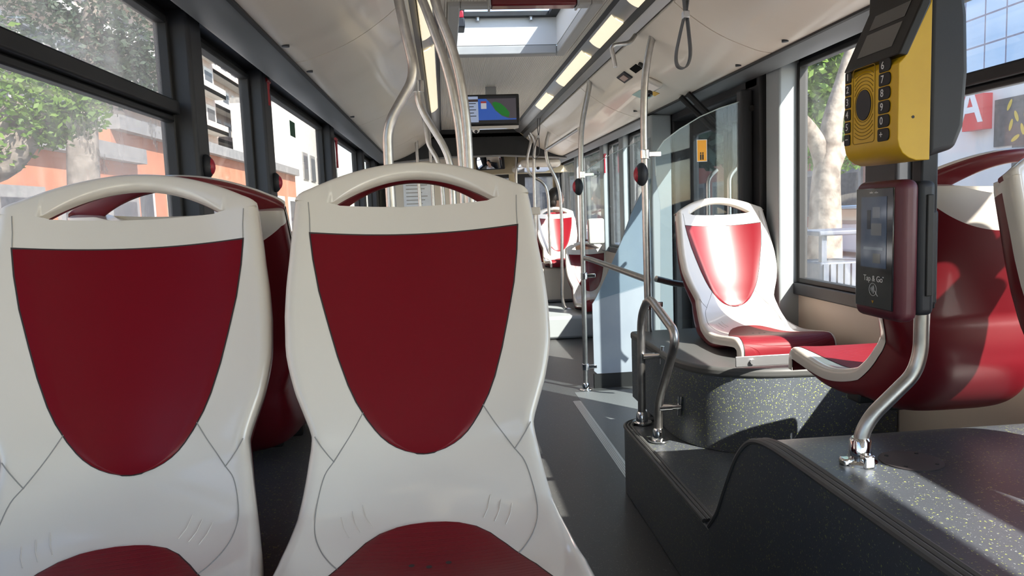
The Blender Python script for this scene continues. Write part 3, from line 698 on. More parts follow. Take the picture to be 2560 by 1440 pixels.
# pedestals
pd = fil([(.875, 3.5, 0), (.875, 2.56, 0), (XR-.03, 2.50, 0), (XR-.03, 3.5, 0)], [.03, .34, 0, 0], 14)
ped = thing('seat_pedestal', (1.25, 3.0, ZP), 'grey speckled pedestal with rounded front under the sunlit seat', 'pedestal')
MB().prism([(p.x, p.y, ZP-.002) for p in pd], (0, 0, .600-ZP-.004)).build('body', 'podvinyl', ped, sharp=50)
MB().prism([(p.x-.004 if p.x < 1 else p.x, p.y-.006 if p.y < 3 else p.y, (.562)) for p in pd], (0, 0, .037)).build('top_lip', 'trimgrey', ped, bevel=.012, seg=3)
bk = thing('seat_bracket', (1.27, 2.70, .585), 'grey steel mounting bracket with two bolts under the sunlit seat', 'bracket')
YK = 2.535
a, b_ = ay(1838, 905, YK), ay(2020, 890, YK); zc_ = ay(1930, 900, YK).z
MB().box(a.x, b_.x, YK-.006, YK, zc_-.018, zc_+.02).build('plate', 'alu', bk, bevel=.002)
for xx in (a.x+.06, b_.x-.05): MB().cyl((xx, YK-.006, zc_), (xx, YK-.016, zc_), .010, 8).build('bolt', 'alu', bk)
tag(MB().box(.895, 1.56, 6.72, 8.8, 0, .216).build('seat_pedestal', 'lightpillar', bevel=.03), 'low cream box under the far low seat', 'pedestal')
pd2 = thing('seat_pedestal', (1.25, 8.3, .217), 'tall cream box under the far seat before the passenger', 'pedestal')
MB().box(.95, 1.56, 7.75, 8.8, .217, .584).build('body', 'wallcream', pd2, bevel=.02)
MB().box(.93, 1.58, 7.73, 8.8, .222, .25).build('skirting', 'trimgrey', pd2, bevel=.01)
tag(MB().box(-.6, 0, 6.2, 7.0, 0, .576).build('seat_pedestal', 'vinyl', bevel=.02), 'dark pedestal under the far seat in the hand hole of the middle seat', 'pedestal')
# padded boards of the wheelchair bay
for k, (u0, v0, u1, v1) in enumerate(((1468, 545, 1513, 600), (1517, 541, 1560, 600))):
    a = ay(u0, v1, 7.25); c = ay(u1, v0, 7.25); c.x = min(c.x, XR-.02)
    tag(MB().box(a.x, c.x, 7.16, 7.24, .85, c.z).build('padded_board', 'cream', bevel=.02, seg=3), ('wide cream padded board by the far right window', 'narrow cream padded board against the far right pillar')[k], 'board')

# ------------------------------------------------------------------ steel poles and rails
def pole(name, pts, r, label, group=None, cat='pole', rad=.08, feet=None, clamp=None, m='steel'):
    pts = smooth(pts, rad, 8); t = thing(name, pts[-1], label, cat, group)
    MB().tube(pts, r, 14).build('tube', m, t)
    if feet:
        for f in feet:
            MB().tube([Vector(f)+Vector((0, 0, h)) for h in (0, .006, .008, .04, .05)], [.042, .042, .026, .024, r+.002], 14).build('foot_flange', 'chrome', t)
    for c in (clamp or []):
        c = Vector(c); MB().cyl(c+Vector((0, 0, -.022)), c+Vector((0, 0, .022)), r+.006, 14).box(c.x-.005, c.x+.075, c.y-.012, c.y+.012, c.z-.012, c.z+.012).build('clamp', 'chrome', t, bevel=.003)
    return t
YP1 = 4.77
p1 = [Vector((.962, YP1, 2.03)), ay(1474, 212, YP1), ay(1453, 318, YP1), ay(1452, 400, YP1), ay(1457, 700, YP1), az(1465, 975, 0)]
p1[4].x = (p1[3].x+p1[5].x)/2
t1 = pole('grab_pole', p1, .0165, 'thin steel pole with rail clamps in front of the grey panel', feet=[p1[-1]], rad=.15,
     clamp=[ay(1456, 437, YP1), ay(1460, 690, YP1), ay(1464, 917, YP1)])
YP2 = 3.47
p2 = [Vector((1.01, YP2, 2.06)), ay(1640, 50, YP2), ay(1612, 175, YP2), ay(1609, 300, YP2), ay(1618, 700, YP2)]
p2.append(Vector((p2[-1].x+.005, YP2, 0)))
t2 = pole('grab_pole', p2, .0168, 'thick bent steel pole holding the glass screen beside the sunlit seat', rad=.2, feet=[p2[-1]],
     clamp=[ay(1613, 386, YP2), ay(1618, 762, YP2)])
def stop_button(p, label, d=(-1, 0, 0), s=1.0):
    t = thing('stop_button', p, label, 'stop button', 'stop request buttons'); p = Vector(p); d = Vector(d)
    MB().ball(p, .028*s, .028*s, .048*s, 16).build('housing', 'dark', t)
    MB().ball(p+d*.014*s, .020*s, .020*s, .034*s, 14).build('button', 'hammer', t); return t
stop_button(ay(1604, 436, YP2-.01), 'black stop button with red face on the thick bent pole', (-1, 0, 0), 1.15)
stop_button(ay(1446, 467, YP1-.01), 'black stop button with red face on the thin pole before the panel', (-1, 0, 0), 1.15)
a, b_ = ay(1463, 645, YP1), ay(1620, 700, YP2)
b2 = ay(1750, 728, YP2+.03)
pole('hand_rail', [a, a+(b_-a)*.12+Vector((0, 0, .004)), b_], .0165, 'bright steel hand rail running from the thin pole to the thick pole', cat='hand rail', clamp=None)
pole('hand_rail', [ay(1640, 697, YP2+.01), ay(1700, 712, YP2+.05), Vector((1.45, YP2+.09, b2.z+.01))], .0155, 'short steel rail behind the sunlit seat joining the thick pole to the wall', cat='hand rail')
# low looped rail on the step
Xr = .80
loop = [Vector((Xr, 3.03, ZP)), ax(1602, 790, Xr), ax(1622, 742, Xr), ax(1684, 826, Xr), ax(1687, 862, Xr), ax(1645, 1010, Xr), ax(1650, 1103, Xr)]
loop[-1].z = ZP; loop[0].y = ax(1605, 1056, Xr).y; loop[-1].y = loop[-2].y
lr = pole('looped_rail', loop, .0165, 'polished steel looped hand rail on the edge of the speckled step', cat='hand rail', rad=.07, feet=[loop[0], loop[-1]])
for (u, v) in ((1648, 1019), (1607, 892)):
    q = ax(u, v, Xr); MB().cyl(q, q+Vector((.05, 0, 0)), .014, 12).cyl(q+Vector((.045, 0, 0)), q+Vector((.085, 0, 0)), .011, 12).cyl(q+Vector((.08, 0, -.035)), q+Vector((.085, 0, .04)), .009, 10).build('side_bracket', 'chrome', lr)
# left poles
def up(pts, Y): return [ay(u, v, Y) for u, v in pts]
G = None
Lp = up([(1002, 30), (1034, 165), (1030, 205), (968, 315), (971, 400), (986, 560)], 2.6)
Lp.insert(0, Vector((XC-.545, 2.6, 2.05))); Lp[-1].z = ZP; Lp.append(Lp[-1].copy()); Lp[-1].x += 0; Lp.pop()
pole('grab_pole', Lp, .0175, 'leftmost bent steel pole rising behind the middle foreground seat', rad=.1)
Lp = up([(1043, 200), (1045, 250), (1060, 285), (1128, 395), (1136, 560)], 3.5)
Lp.insert(0, Vector((XC-.545, 3.5, 2.05))); Lp[-1].z = ZP
pole('grab_pole', Lp, .0165, 'crooked steel pole with ceiling clamp bending right behind the middle seat', rad=.1, clamp=None)
q = ay(1045, 216, 3.5); tag(MB().cyl(q+Vector((0, 0, -.025)), q+Vector((0, 0, .025)), .026, 14).build('pole_clamp', 'chrome'), 'chrome clamp on the crooked pole left of the aisle', 'clamp')
Lp = up([(1066, 330), (1070, 360), (1098, 405), (1107, 480), (1110, 560)], 5.6)
Lp.insert(0, Vector((XC-.545, 5.6, 2.05))); Lp[-1].z = 0
pole('grab_pole', Lp, .0165, 'far thin bent pole seen between the left steel poles', rad=.1)
Lp = up([(1010, -90), (1057, 0), (1122, 180), (1149, 320), (1157, 420), (1164, 570)], 2.75)
Lp.insert(0, Vector((XC-.50, 2.75, 2.07))); Lp[-1].z = ZP
Lp = [p for p in Lp if p.z < 2.08]
pole('grab_pole', Lp, .0165, 'curved steel pole, the left one of the close pair above the middle seat', rad=.25)
Lp = up([(1083, 0), (1140, 140), (1166, 290), (1173, 420), (1180, 570)], 2.62)
Lp.insert(0, Vector((XC-.43, 2.62, 2.10))); Lp[-1].z = ZP
Lp = [p for p in Lp if p.z < 2.11]
pole('grab_pole', Lp, .0165, 'curved steel pole, the right one of the close pair above the middle seat', rad=.25)
# far right poles
Y3 = 7.2
Lp = [Vector((.965, Y3, 2.03))]+up([(1383, 295), (1364, 360), (1366, 400), (1399, 465), (1405, 560), (1405, 745), (1413, 772), (1432, 774)], Y3)
pole('grab_pole', Lp, .0165, 'far bent pole curving under the low red and white seat', rad=.12)
a, b_ = ay(1448, 322, YP1), ay(1366, 374, Y3)
pole('hand_rail', [a, b_], .014, 'high steel rail joining the thin pole to the far bent pole', cat='hand rail')
Y4 = 8.1
Lp = [Vector((.955, Y4, 2.03))]+up([(1328, 350), (1316, 400), (1322, 436), (1362, 458), (1371, 490), (1373, 560)], Y4); Lp[-1].z = .6
pole('grab_pole', Lp, .0165, 'far pole bending towards the seated passenger', rad=.15)
Lp = [Vector((.95, 7.9, 2.03))]+up([(1338, 350), (1334, 400), (1336, 560)], 7.9); Lp[-1].z = 0
pole('grab_pole', Lp, .0165, 'far straight pole beside the seated passenger', rad=.1)
Lp = up([(1292, 392), (1290, 430), (1291, 560)], 9.0); Lp[-1].z = 0; Lp.insert(0, Lp[0]+Vector((0, 0, .3)))
pole('grab_pole', Lp, .0165, 'farthest pole by the cream front header', rad=.1)
for u, lab in ((1053, 'thin far pole crossing the posted notice'), (1086, 'thin far pole right of the posted notice')):
    q = ay(u, 500, 7.6); tag(MB().cyl((q.x, 7.6, 0), (q.x-.02, 7.6, 2.1), .0165, 12).build('grab_pole', 'steel'), lab, 'pole')
# fare box on a far pole
q = ay(1338, 525, 7.86); tag(MB().box(q.x-.05, q.x+.05, 7.8, 7.88, q.z-.05, q.z+.03).build('ticket_box', 'wallcream', bevel=.01), 'small cream box on the far straight pole', 'box')
# bent hook rail and strap under the ceiling
hp = [az(1588, 88, 2.01), az(1572, 107, 1.985), az(1533, 113, 1.96), az(1531, 125, 1.955), az(1538, 163, 1.93)]
Yh = hp[0].y
hp = [hp[0], ay(1574, 108, Yh-.03), ay(1535, 112, Yh-.06), ay(1529, 120, Yh-.06), ay(1538, 166, Yh-.06)]
hk = pole('grab_hook', hp, .0105, 'bent steel grab hook under the right ceiling rail', cat='hook', rad=.04)
MB().cyl(hp[-1], hp[-1]+(hp[-1]-hp[-2]).normalized()*.006, .009, 12).build('end_cap', 'ink', hk)
def strap(u, vt, vb, vbk, wpx, Y, label, rx=.011):
    t = thing('hand_strap', ay(u, vt, Y), label, 'hand strap', 'hand straps on the right ceiling rail')
    tp = ay(u, vt, Y); tp.z = 2.035; bk_ = ay(u-2, vbk, Y); bt = ay(u-10, vb, Y); hw = wpx/2*Y/FOC
    L = [bk_]
    pts = [bk_+Vector((-.004, 0, 0)), bk_.lerp(bt, .35)+Vector((-hw*.62, 0, 0)), bk_.lerp(bt, .72)+Vector((-hw, 0, 0)), bt+Vector((-hw*.75, 0, .012)), bt, bt+Vector((hw*.75, 0, .012)), bk_.lerp(bt, .72)+Vector((hw, 0, 0)), bk_.lerp(bt, .35)+Vector((hw*.62, 0, 0)), bk_+Vector((.004, 0, 0))]
    cv = [Vector(p) for p in catmull([tuple(p) for p in pts], 8)]
    def ribbon(b, cv):
        rows = []
        for i, p in enumerate(cv):
            tg = (cv[min(i+1, len(cv)-1)]-cv[max(i-1, 0)]).normalized(); nn = Vector((0, 1, 0)).cross(tg).normalized()
            rows.append([p+Vector((0, s1*rx, 0))+nn*s2*.0025 for s1, s2 in ((-1, -1), (1, -1), (1, 1), (-1, 1))])
        b.grid(rows, 0, True)
    b = MB(); ribbon(b, cv); b.build('loop', 'strap', t)
    b = MB(); ribbon(b, [tp+Vector((-.012, 0, .01)), tp.lerp(bk_, .5)+Vector((-.010, 0, 0)), bk_]); ribbon(b, [tp+Vector((.012, 0, .01)), tp.lerp(bk_, .5)+Vector((.010, 0, 0)), bk_]); b.build('hanger', 'strap', t)
    MB().box(bk_.x-.011, bk_.x+.011, bk_.y-.014, bk_.y+.014, bk_.z-.012, bk_.z+.014).build('buckle', 'alu', t, bevel=.003)
strap(1716, -62, 171, 38, 36, 2.66, 'grey hand strap hanging right of the bent grab hook', .013)
strap(1348, 330, 396, 342, 16, 6.9, 'small far hand strap near the front header')

# ------------------------------------------------------------------ glass screens
def screen(name, Y, outline, label, gm, th=.008):
    t = thing(name, (outline[0].x, Y, 0), label, 'glass screen')
    MB().prism(outline, (0, th, 0)).build('glass', gm, t, sharp=60)
    return t
YS2 = 3.52
arc = [ay(u, v, YS2) for u, v in ((1640, 440), (1638, 395), (1643, 376), (1660, 352), (1700, 322), (1750, 292), (1800, 270), (1862, 250))]
out2 = [Vector((arc[0].x+.01, YS2, .5)), Vector((arc[0].x+.02, YS2, 1.2))]+arc+[Vector((1.47, YS2, .5))]
sc2 = screen('glass_screen', YS2, out2, 'clear arched glass screen behind the sunlit seat', 'partglass')
ed = MB().tube([p+Vector((0, .004, 0)) for p in arc], .0028, 6); ed.build('edge', mat('glass_edge', (.55, .62, .62), .3), sc2)
c = ay(1880, 270, YS2-.03); MB().cyl(c+Vector((0, .05, 0)), c, .014, 16).build('mounting_stud', 'rubber', sc2)
st = thing('sticker', ay(1755, 376, YS2), 'orange priority sticker with dark figures on the glass screen', 'sticker')
a, b_ = ay(1744, 403, YS2-.002), ay(1766, 350, YS2-.002)
MB().box(a.x-.003, b_.x+.003, YS2-.0012, YS2-.0004, a.z-.003, b_.z+.003).build('border', 'ink', st)
MB().box(a.x, b_.x, YS2-.002, YS2-.0013, a.z, b_.z).build('ground', 'orange', st)
b = MB()
for k, sx in enumerate((-.006, .005)):
    c = ay(1755, 390, YS2-.003); b.box(c.x+sx-.0035, c.x+sx+.0035, YS2-.003, YS2-.0021, c.z-.018, c.z+.008).ball((c.x+sx, YS2-.0025, c.z+.014), .004, .0008, .004, 8)
b.build('pictogram', 'rubber', st)
YS1 = 4.80
pts = [(1481, 935), (1481, 760), (1490, 745), (1516, 690), (1555, 600), (1580, 530), (1600, 490), (1625, 440)]
po = [ay(u, v, YS1) for u, v in pts]; po[0] = Vector((po[1].x+.02, YS1, po[0].z))
po = [Vector((po[1].x, YS1, po[0].z+.02)), *po[1:], Vector((1.37, YS1, 1.72)), Vector((1.37, YS1, po[0].z)), Vector((po[1].x+.02, YS1, po[0].z))]
pn = thing('partition_panel', (1.1, YS1, 0), 'grey partition panel with diagonal upper edge beside the door', 'panel')
MB().prism(po, (0, .016, 0)).build('board', 'panelgrey', pn)
MB().box(po[0].x, 1.40, YS1, YS1+.03, .0, po[-2].z-.004).build('kick_plate', 'rubber', pn)
ga = [ay(u, v, YS1-.012) for u, v in ((1476, 755), (1473, 690), (1466, 480), (1462, 430), (1480, 416), (1520, 390), (1560, 370), (1600, 352), (1640, 338))]
g1 = ga+[Vector((1.37, YS1-.012, 1.6)), Vector((1.37, YS1-.012, .70))]
s1 = screen('glass_screen', YS1-.012, g1, 'clear glass screen above the grey partition panel', 'partglass', .006)
MB().tube([p+Vector((0, .003, 0)) for p in ga[3:]], .0025, 6).build('edge', bpy.data.materials['glass_edge'], s1)
# red hammers on pillars
def hammer(p, label, L=.12):
    t = thing('emergency_hammer', p, label, 'hammer', 'red emergency hammers'); p = Vector(p)
    MB().tube([p+Vector((0, 0, -L)), p+Vector((0, 0, -L*.4)), p], [.008, .007, .010], 8).build('handle', 'hammer', t)
    MB().cyl(p+Vector((0, -.03, .005)), p+Vector((0, .03, .005)), .010, 10).build('head', 'hammer', t)
hammer(ay(668, 205, 3.36), 'red emergency hammer on the second left pillar', .10)
hammer(ay(840, 350, 5.24), 'long red emergency hammer on the third left pillar', .19)
hammer((XR-.07, 7.135, ay(1510, 388, 7.13).z), 'red emergency hammer by the far right windows', .17)
stop_button((XL+.09, 2.41, ax(508, 415, XL+.09).z), 'stop button with red face on the first left pillar', (1, 0, 0), .8)
stop_button((XL+.09, 3.36, ax(682, 455, XL+.09).z), 'stop button with red face on the second left pillar', (1, 0, 0), .9)
a, b_ = ax(726, 300, XL+.01), ax(741, 345, XL+.01)
tag(MB().box(XL+.004, XL+.006, min(a.y, b_.y), max(a.y, b_.y), b_.z, a.z).build('sticker', 'green'), 'small green sticker on the left window pane', 'sticker')

# ------------------------------------------------------------------ screen, dome camera, front of the bus
tv = thing('monitor', (.40, 5.62, 2.13), 'black screen showing a blue and green map under the ceiling', 'monitor')
YT = 5.60
a, b_ = ay(1163, 316, YT), ay(1297, 234, YT)
MB().box(a.x, b_.x, YT, YT+.05, a.z, b_.z).build('bezel', 'glossblack', tv, bevel=.008, seg=3)
MB().box(a.x-.005, b_.x-.01, YT-.01, YT+.06, a.z-.022, a.z-.001).build('shelf', 'white', tv, bevel=.005)
MB().box(XC-.06, XC+.02, YT+.03, YT+.05, b_.z-.01, 2.13).build('bracket', 'silver', tv)
def emi(name, c, s): return mat(name, (0, 0, 0), .3, emit=c, es=s*(.5 if 'screen' in name else 1))
W = b_.x-a.x; Hh = b_.z-a.z
def T(fx, fz, d=.002): return Vector((a.x+W*fx, YT-d, b_.z-Hh*fz))
def scr(fx0, fx1, fz0, fz1, m, nm, d=.0015, par=None):
    p, q = T(fx0, fz1, d), T(fx1, fz0, d); return MB().box(p.x, q.x, YT-d, YT-d+.0006, p.z, q.z).build(nm, m, par or tv)
img = scr(.04, .95, .06, .93, emi('screen_dark', (.02, .02, .025), .6), 'screen_image', .001)
scr(.25, .94, .14, .82, emi('screen_blue', (.03, .10, .42), 1.0), 'map_sea', .0016, img)
scr(.05, .25, .06, .88, emi('screen_list', (.38, .45, .62), .9), 'stop_list', .0016, img)
scr(.05, .25, .15, .23, emi('screen_head', (.06, .04, .04), .8), 'list_heading', .002, img)
for k in range(5): scr(.07, .07+(.10 if k % 2 else .14), .27+.1*k, .295+.1*k, emi('screen_text', (.05, .05, .06), .5), 'text_line', .002, img)
b = MB().prism([T(fx, fz, .0022) for fx, fz in ((.40, .14), (.48, .30), (.56, .52), (.68, .70), (.80, .78), (.94, .78), (.94, .14))], (0, .0003, 0)); b.build('map_land', emi('screen_grey', (.07, .06, .07), 1), img)
b = MB().prism([T(fx, fz, .0026) for fx, fz in ((.50, .28), (.56, .50), (.68, .68), (.80, .74), (.82, .60), (.74, .42), (.66, .30), (.56, .24))], (0, .0003, 0)); b.build('map_region', emi('screen_green', (.01, .16, .02), 1), img)
scr(.30, .40, .26, .46, emi('screen_white', (.55, .55, .6), .9), 'stop_marker', .003, img); scr(.30, .40, .22, .28, emi('screen_red', (.35, .05, .05), .9), 'marker_top', .0032, img)
p = ay(1190, 326, 5.62); dm = thing('dome_camera', p, 'small white dome camera under the screen shelf', 'camera')
MB().ball(p, .028, .028, .022).build('housing', 'white', dm); MB().ball(p+Vector((0, -.018, -.010)), .014).build('lens', 'glossblack', dm)
# black header over the driver area, cream front header
YB = 8.4
zb = ay(1230, 388, YB).z
hdr = MB().prism([(XC-.98, YB, 1.80), (XC-.955, YB, 1.805), *[(XC-h, YB, z) for h, z in reversed(CP)], (XC-.4, YB, 2.14), (XC+.4, YB, 2.14), *[(XC+h, YB, z) for h, z in CP], (XC+1.0, YB, 1.79), (XC+.7, YB, zb-.03), (XC+.3, YB, zb), (XC-.3, YB, zb), (XC-.8, YB, zb-.04)], (0, .12, 0))
struct(hdr.build('ceiling_header', 'rubber'))
MB_ = MB().tube([(XC-1.0, YB-.005, 1.775), (XC-.7, YB-.005, zb-.035), (XC-.3, YB-.005, zb-.008), (XC+.3, YB-.005, zb-.008), (XC+.7, YB-.005, zb-.035), (XC+1.0, YB-.005, 1.78)], .012, 8)
struct(MB_.build('trim_4', 'silver'))
struct(MB().box(XL, XR, YB, Y1, 2.04, 2.08).build('front_ceiling', MT['frontcream']))
fw = MB(); fw.box(XL, XR, Y1-.03, Y1, 0, .85).box(XL, XR, 10.0, 10.08, 1.70, 2.05).box(XL, XL+.12, Y1-.06, Y1, .85, 1.75).box(XR-.12, XR, Y1-.06, Y1, .85, 1.75)
fw.box(XC+.50, XC+.58, Y1-.08, Y1, .85, 1.75)
struct(fw.build('wall_front', MT['frontcream'], bevel=.02))
fr = MB().box(XC+.62, XC+.72, Y1-.06, Y1, 0, 1.75).box(XL, XR, Y1-.05, Y1, 1.66, 1.72)
struct(fr.build('trim_5', 'black'))
struct(MB().box(XL, XR, Y1-.006, Y1, .85, 1.72).build('window_18', 'winglass'))
# white moulded ceiling piece by the front door
q = ay(1345, 410, 8.7); ob = thing('front_cowl', q, 'white moulded ceiling cowl with a small dark camera by the front door', 'cowl')
a, b_ = ay(1300, 425, 8.7), ay(1400, 396, 8.7)
MB().box(a.x, b_.x, 8.6, 9.8, a.z+.02, b_.z).build('cover', 'white', ob, bevel=.05, seg=4)
MB().ball(ay(1345, 420, 8.64), .02).build('camera_eye', 'rubber', ob)
# partition behind the driver with notice
YD = 8.6
a, b_ = ay(975, 540, YD), ay(1150, 400, YD)
pt = thing('driver_partition', (a.x, YD, 0), 'cream partition behind the driver carrying a posted notice', 'partition')
MB().box(a.x, b_.x, YD, YD+.03, 0, zb+.02).build('board', 'wallcream', pt, bevel=.006)
MB().box(XL+.05, a.x-.004, YD, YD+.03, 0, zb+.02).build('dark_window', 'glossblack', pt)
a, b_ = ay(1012, 545, YD-.01), ay(1076, 452, YD-.01)
nt_ = thing('notice_board', (a.x, YD-.01, a.z), 'white printed notice on the cream driver partition', 'notice')
MB().box(a.x, b_.x, YD-.012, YD-.004, a.z, b_.z).build('sheet', 'paper', nt_)
b = MB()
for k in range(7): b.box(a.x+.03, b_.x-.04-.03*(k % 3), YD-.0135, YD-.0121, b_.z-.05-k*.042, b_.z-.04-k*.042)
b.build('text_lines', 'seam', nt_)
# mirror and driver
MC = Vector((.63, 9.9, ay(1225, 407, 9.9).z)); DH = Vector((-.02, 9.15, 1.33))
nrm = ((CAM-MC).normalized()+(DH-MC).normalized()).normalized()
ex = Vector((0, 0, 1)).cross(nrm).normalized(); ez = nrm.cross(ex)
mr = thing('driver_mirror', MC, 'wide black rimmed interior mirror on the cream front header', 'mirror')
MB().obox(MC-nrm*.02, ex, nrm, ez, .20, .018, .10).build('rim', 'rubber', mr, bevel=.03, seg=4)
rows = []
for q in range(13):
    b_z = (-1+2*q/12)*.080; rows.append([MC+nrm*(.012-(a_*a_+b_z*b_z)/(2*1.1))+ex*a_+ez*b_z for a_ in [(-1+2*k/24)*.178 for k in range(25)]])
MB().grid(rows).build('mirror_glass', mat('mirror', (.85, .85, .85), .03, metal=1), mr)

# ------------------------------------------------------------------ people
def skin_body(name, joints, edges, root, m, parent, sub=2):
    me = bpy.data.meshes.new(name); off = parent.location if parent else Vector((0, 0, 0))
    me.from_pydata([Vector(j[0])-off for j in joints], edges, [])
    o = bpy.data.objects.new(name, me); COL.objects.link(o); o.parent = parent
    md = o.modifiers.new('skin', 'SKIN'); md.use_smooth_shade = True
    for k, j in enumerate(joints):
        sv = me.skin_vertices[0].data[k]; sv.radius = j[1] if isinstance(j[1], tuple) else (j[1], j[1]); sv.use_root = (k == root)
    o.modifiers.new('sub', 'SUBSURF').levels = sub; o.modifiers['sub'].render_levels = sub
    me.materials.append(MT[m]); return o
def person(loc, label, yaw=0, shirt='shirt', look=0, collar='redcloth'):
    x, y, zs = loc      # seat centre, seat height; faces +Y rotated by yaw
    t = thing('person', loc, label, 'person')
    def P(a, b, c):
        ca, sa = math.cos(yaw), math.sin(yaw); return Vector((x+a*ca-b*sa, y+a*sa+b*ca, zs+c))
    J = [(P(0, 0, .09), (.15, .11)), (P(0, -.01, .30), (.14, .10)), (P(0, -.02, .46), (.15, .10)), (P(0, -.01, .55), (.08, .07)), (P(0, .01, .62), (.048, .05)), (P(0, .02, .70), .07), (P(0, .02, .78), .085),
         (P(-.17, -.01, .50), .055), (P(-.22, .04, .26), .042), (P(-.16, .26, .18), .034), (P(-.12, .34, .16), .03),
         (P(.17, -.01, .50), .055), (P(.22, .04, .26), .042), (P(.16, .26, .18), .034), (P(.12, .34, .16), .03),
         (P(-.10, .10, .08), .085), (P(-.11, .42, .10), .062), (P(-.11, .45, -.30), .045), (P(-.11, .56, -.36), .04),
         (P(.10, .10, .08), .085), (P(.11, .42, .10), .062), (P(.11, .45, -.30), .045), (P(.11, .56, -.36), .04)]
    E = [(0, 1), (1, 2), (2, 3), (3, 4), (4, 5), (5, 6), (2, 7), (7, 8), (8, 9), (9, 10), (2, 11), (11, 12), (12, 13), (13, 14), (0, 15), (15, 16), (16, 17), (17, 18), (0, 19), (19, 20), (20, 21), (21, 22)]
    body = skin_body('body', J, E, 0, 'skin', t)
    JS = [(p, (r[0]*1.10, r[1]*1.12) if isinstance(r, tuple) else r*1.18) for p, r in J]
    ks = [0, 1, 2, 3, 7, 8, 11, 12]; mp = {k: i for i, k in enumerate(ks)}
    skin_body('shirt', [JS[k] for k in ks], [(mp[a], mp[b]) for a, b in E if a in mp and b in mp], 0, shirt, t)
    MB().tube([P(.075*math.cos(a), .01+.075*math.sin(a), .585) for a in [2*math.pi*k/20 for k in range(21)]], .012, 8, cap=False).build('collar', collar, t)
    for s in (-1, 1): MB().tube([P(s*.07, -.02, .585), P(s*.14, -.02, .565), P(s*.215, -.01, .50), P(s*.245, .02, .40)], .014, 8).build('shoulder_stripe', collar, t)
    rt = Matrix.Rotation(yaw+look, 3, 'Z'); hc = P(0, .025, .76)
    def H(a, b, c): return hc+rt @ Vector((a, b, c))
    hd = MB().ball(hc, .078, .098, .12, 20, 0, rt)
    hd.build('head', 'skin', body); 
    f = MB(); f.tube([H(0, .09, .02), H(0, .112, -.02), H(0, .10, -.03)], [.008, .014, .010], 8); f.build('nose', 'skin', body)
    for s in (-1, 1):
        MB().ball(H(s*.078, 0, -.01), .012, .022, .032, 10, 0, rt).build('ear', 'skin', body)
        MB().ball(H(s*.032, .088, .015), .014, .010, .010, 10).build('eye', 'rubber', body)
    MB().ball(H(0, .088, -.055), .026, .012, .007, 10, 0, rt).build('mouth', 'maroon', body)
    hr = MB(); rows = []
    for i in range(13):
        th = math.pi*i/12*.62; rows.append([H(.092*math.sin(th)*math.cos(2*math.pi*j/24)*1.0, -.018+.108*math.sin(th)*math.sin(2*math.pi*j/24)-(.02 if math.sin(2*math.pi*j/24) > .3 else 0), .022+.118*math.cos(th)) for j in range(24)])
    hr.grid(rows, 0, True); hr.build('hair', 'hair', t)
    bun = MB().ball(H(0, -.075, -.03), .062, .045, .085, 14, 0, rt); bun.build('hair_back', 'hair', t)
    return t
hp_ = ay(1392, 497, 8.95)
person((hp_.x, 8.95, hp_.z-.76), 'seated passenger with dark hair and white shirt with red trim, seen from behind', 0, 'shirt', -.9)
person((DH.x, DH.y, DH.z-.76), 'driver in a pale shirt reflected in the interior mirror', 0, 'shirt', -.2, 'shirt')
tag(MB().box(DH.x-.24, DH.x+.24, DH.y-.22, DH.y+.3, 0, DH.z-.70).box(DH.x-.24, DH.x+.24, DH.y-.32, DH.y-.2, 0, DH.z-.1).build('driver_chair', 'dark', bevel=.03), 'dark driver seat behind the cream partition', 'seat')

# ------------------------------------------------------------------ yellow validator, card reader and their pole
base = az(2150, 1158, ZF)
Yv = base.y
Xm = ay(2304, 860, Yv).x
vp = [Vector((base.x, Yv, ZF)), Vector((base.x, Yv, ay(2150, 1090, Yv).z)), ay(2178, 1040, Yv), ay(2285, 935, Yv), ay(2302, 880, Yv), Vector((Xm, Yv, .98))]
vpole = thing('validator_pole', base, 'cranked steel pole with chrome foot carrying the ticket machines', 'pole')
MB().tube(smooth(vp, .06, 8), .0150, 18).build('tube', 'steel', vpole)
MB().tube([base+Vector((0, 0, h)) for h in (0, .006, .010, .05, .056)], [.034, .034, .0225, .0215, .0165], 18).build('foot_collar', 'chrome', vpole)
MB().box(base.x-.012, base.x+.012, Yv-.038, Yv-.012, ZF, ZF+.028).box(base.x-.042, base.x-.02, Yv-.012, Yv+.012, ZF, ZF+.014).build('foot_lug', 'chrome', vpole, bevel=.004)
MB().box(Xm-.018, Xm+.018, Yv-.016, Yv+.016, .97, 1.36).build('mast', 'dark', vpole, bevel=.004)
# access cover
oc = az(2278, 1153, ZF); cv = thing('access_cover', oc, 'round dark grey cover plate with screws on the wheel arch', 'cover plate')
MB().tube([oc+Vector((0, 0, h)) for h in (0, .002, .003)], [.062, .062, .060], 40).build('plate', 'maroon' if False else mat('cover_grey', (.055, .045, .047), .7), cv)
for k in range(4):
    an = R(45+90*k); MB().cyl(oc+Vector((.048*math.cos(an), .048*math.sin(an), .002)), oc+Vector((.048*math.cos(an), .048*math.sin(an), .0042)), .004, 10).build('screw', 'rubber', cv)
# yellow machine: keypad side faces the aisle (-X)
Xk = base.x-.005
yn = ax(2246, 200, Xk).y; yf = ax(2112, 230, Xk).y
z0 = ay(2240, 402, yn).z
val = thing('ticket_validator', (Xk+.09, (yn+yf)/2, z0), 'yellow ticket validator with keypad and black hood on the cranked pole', 'ticket machine')
def YZ(fy, fz): return yn+(yf-yn)*fy, z0+fz
zt = z0+.40
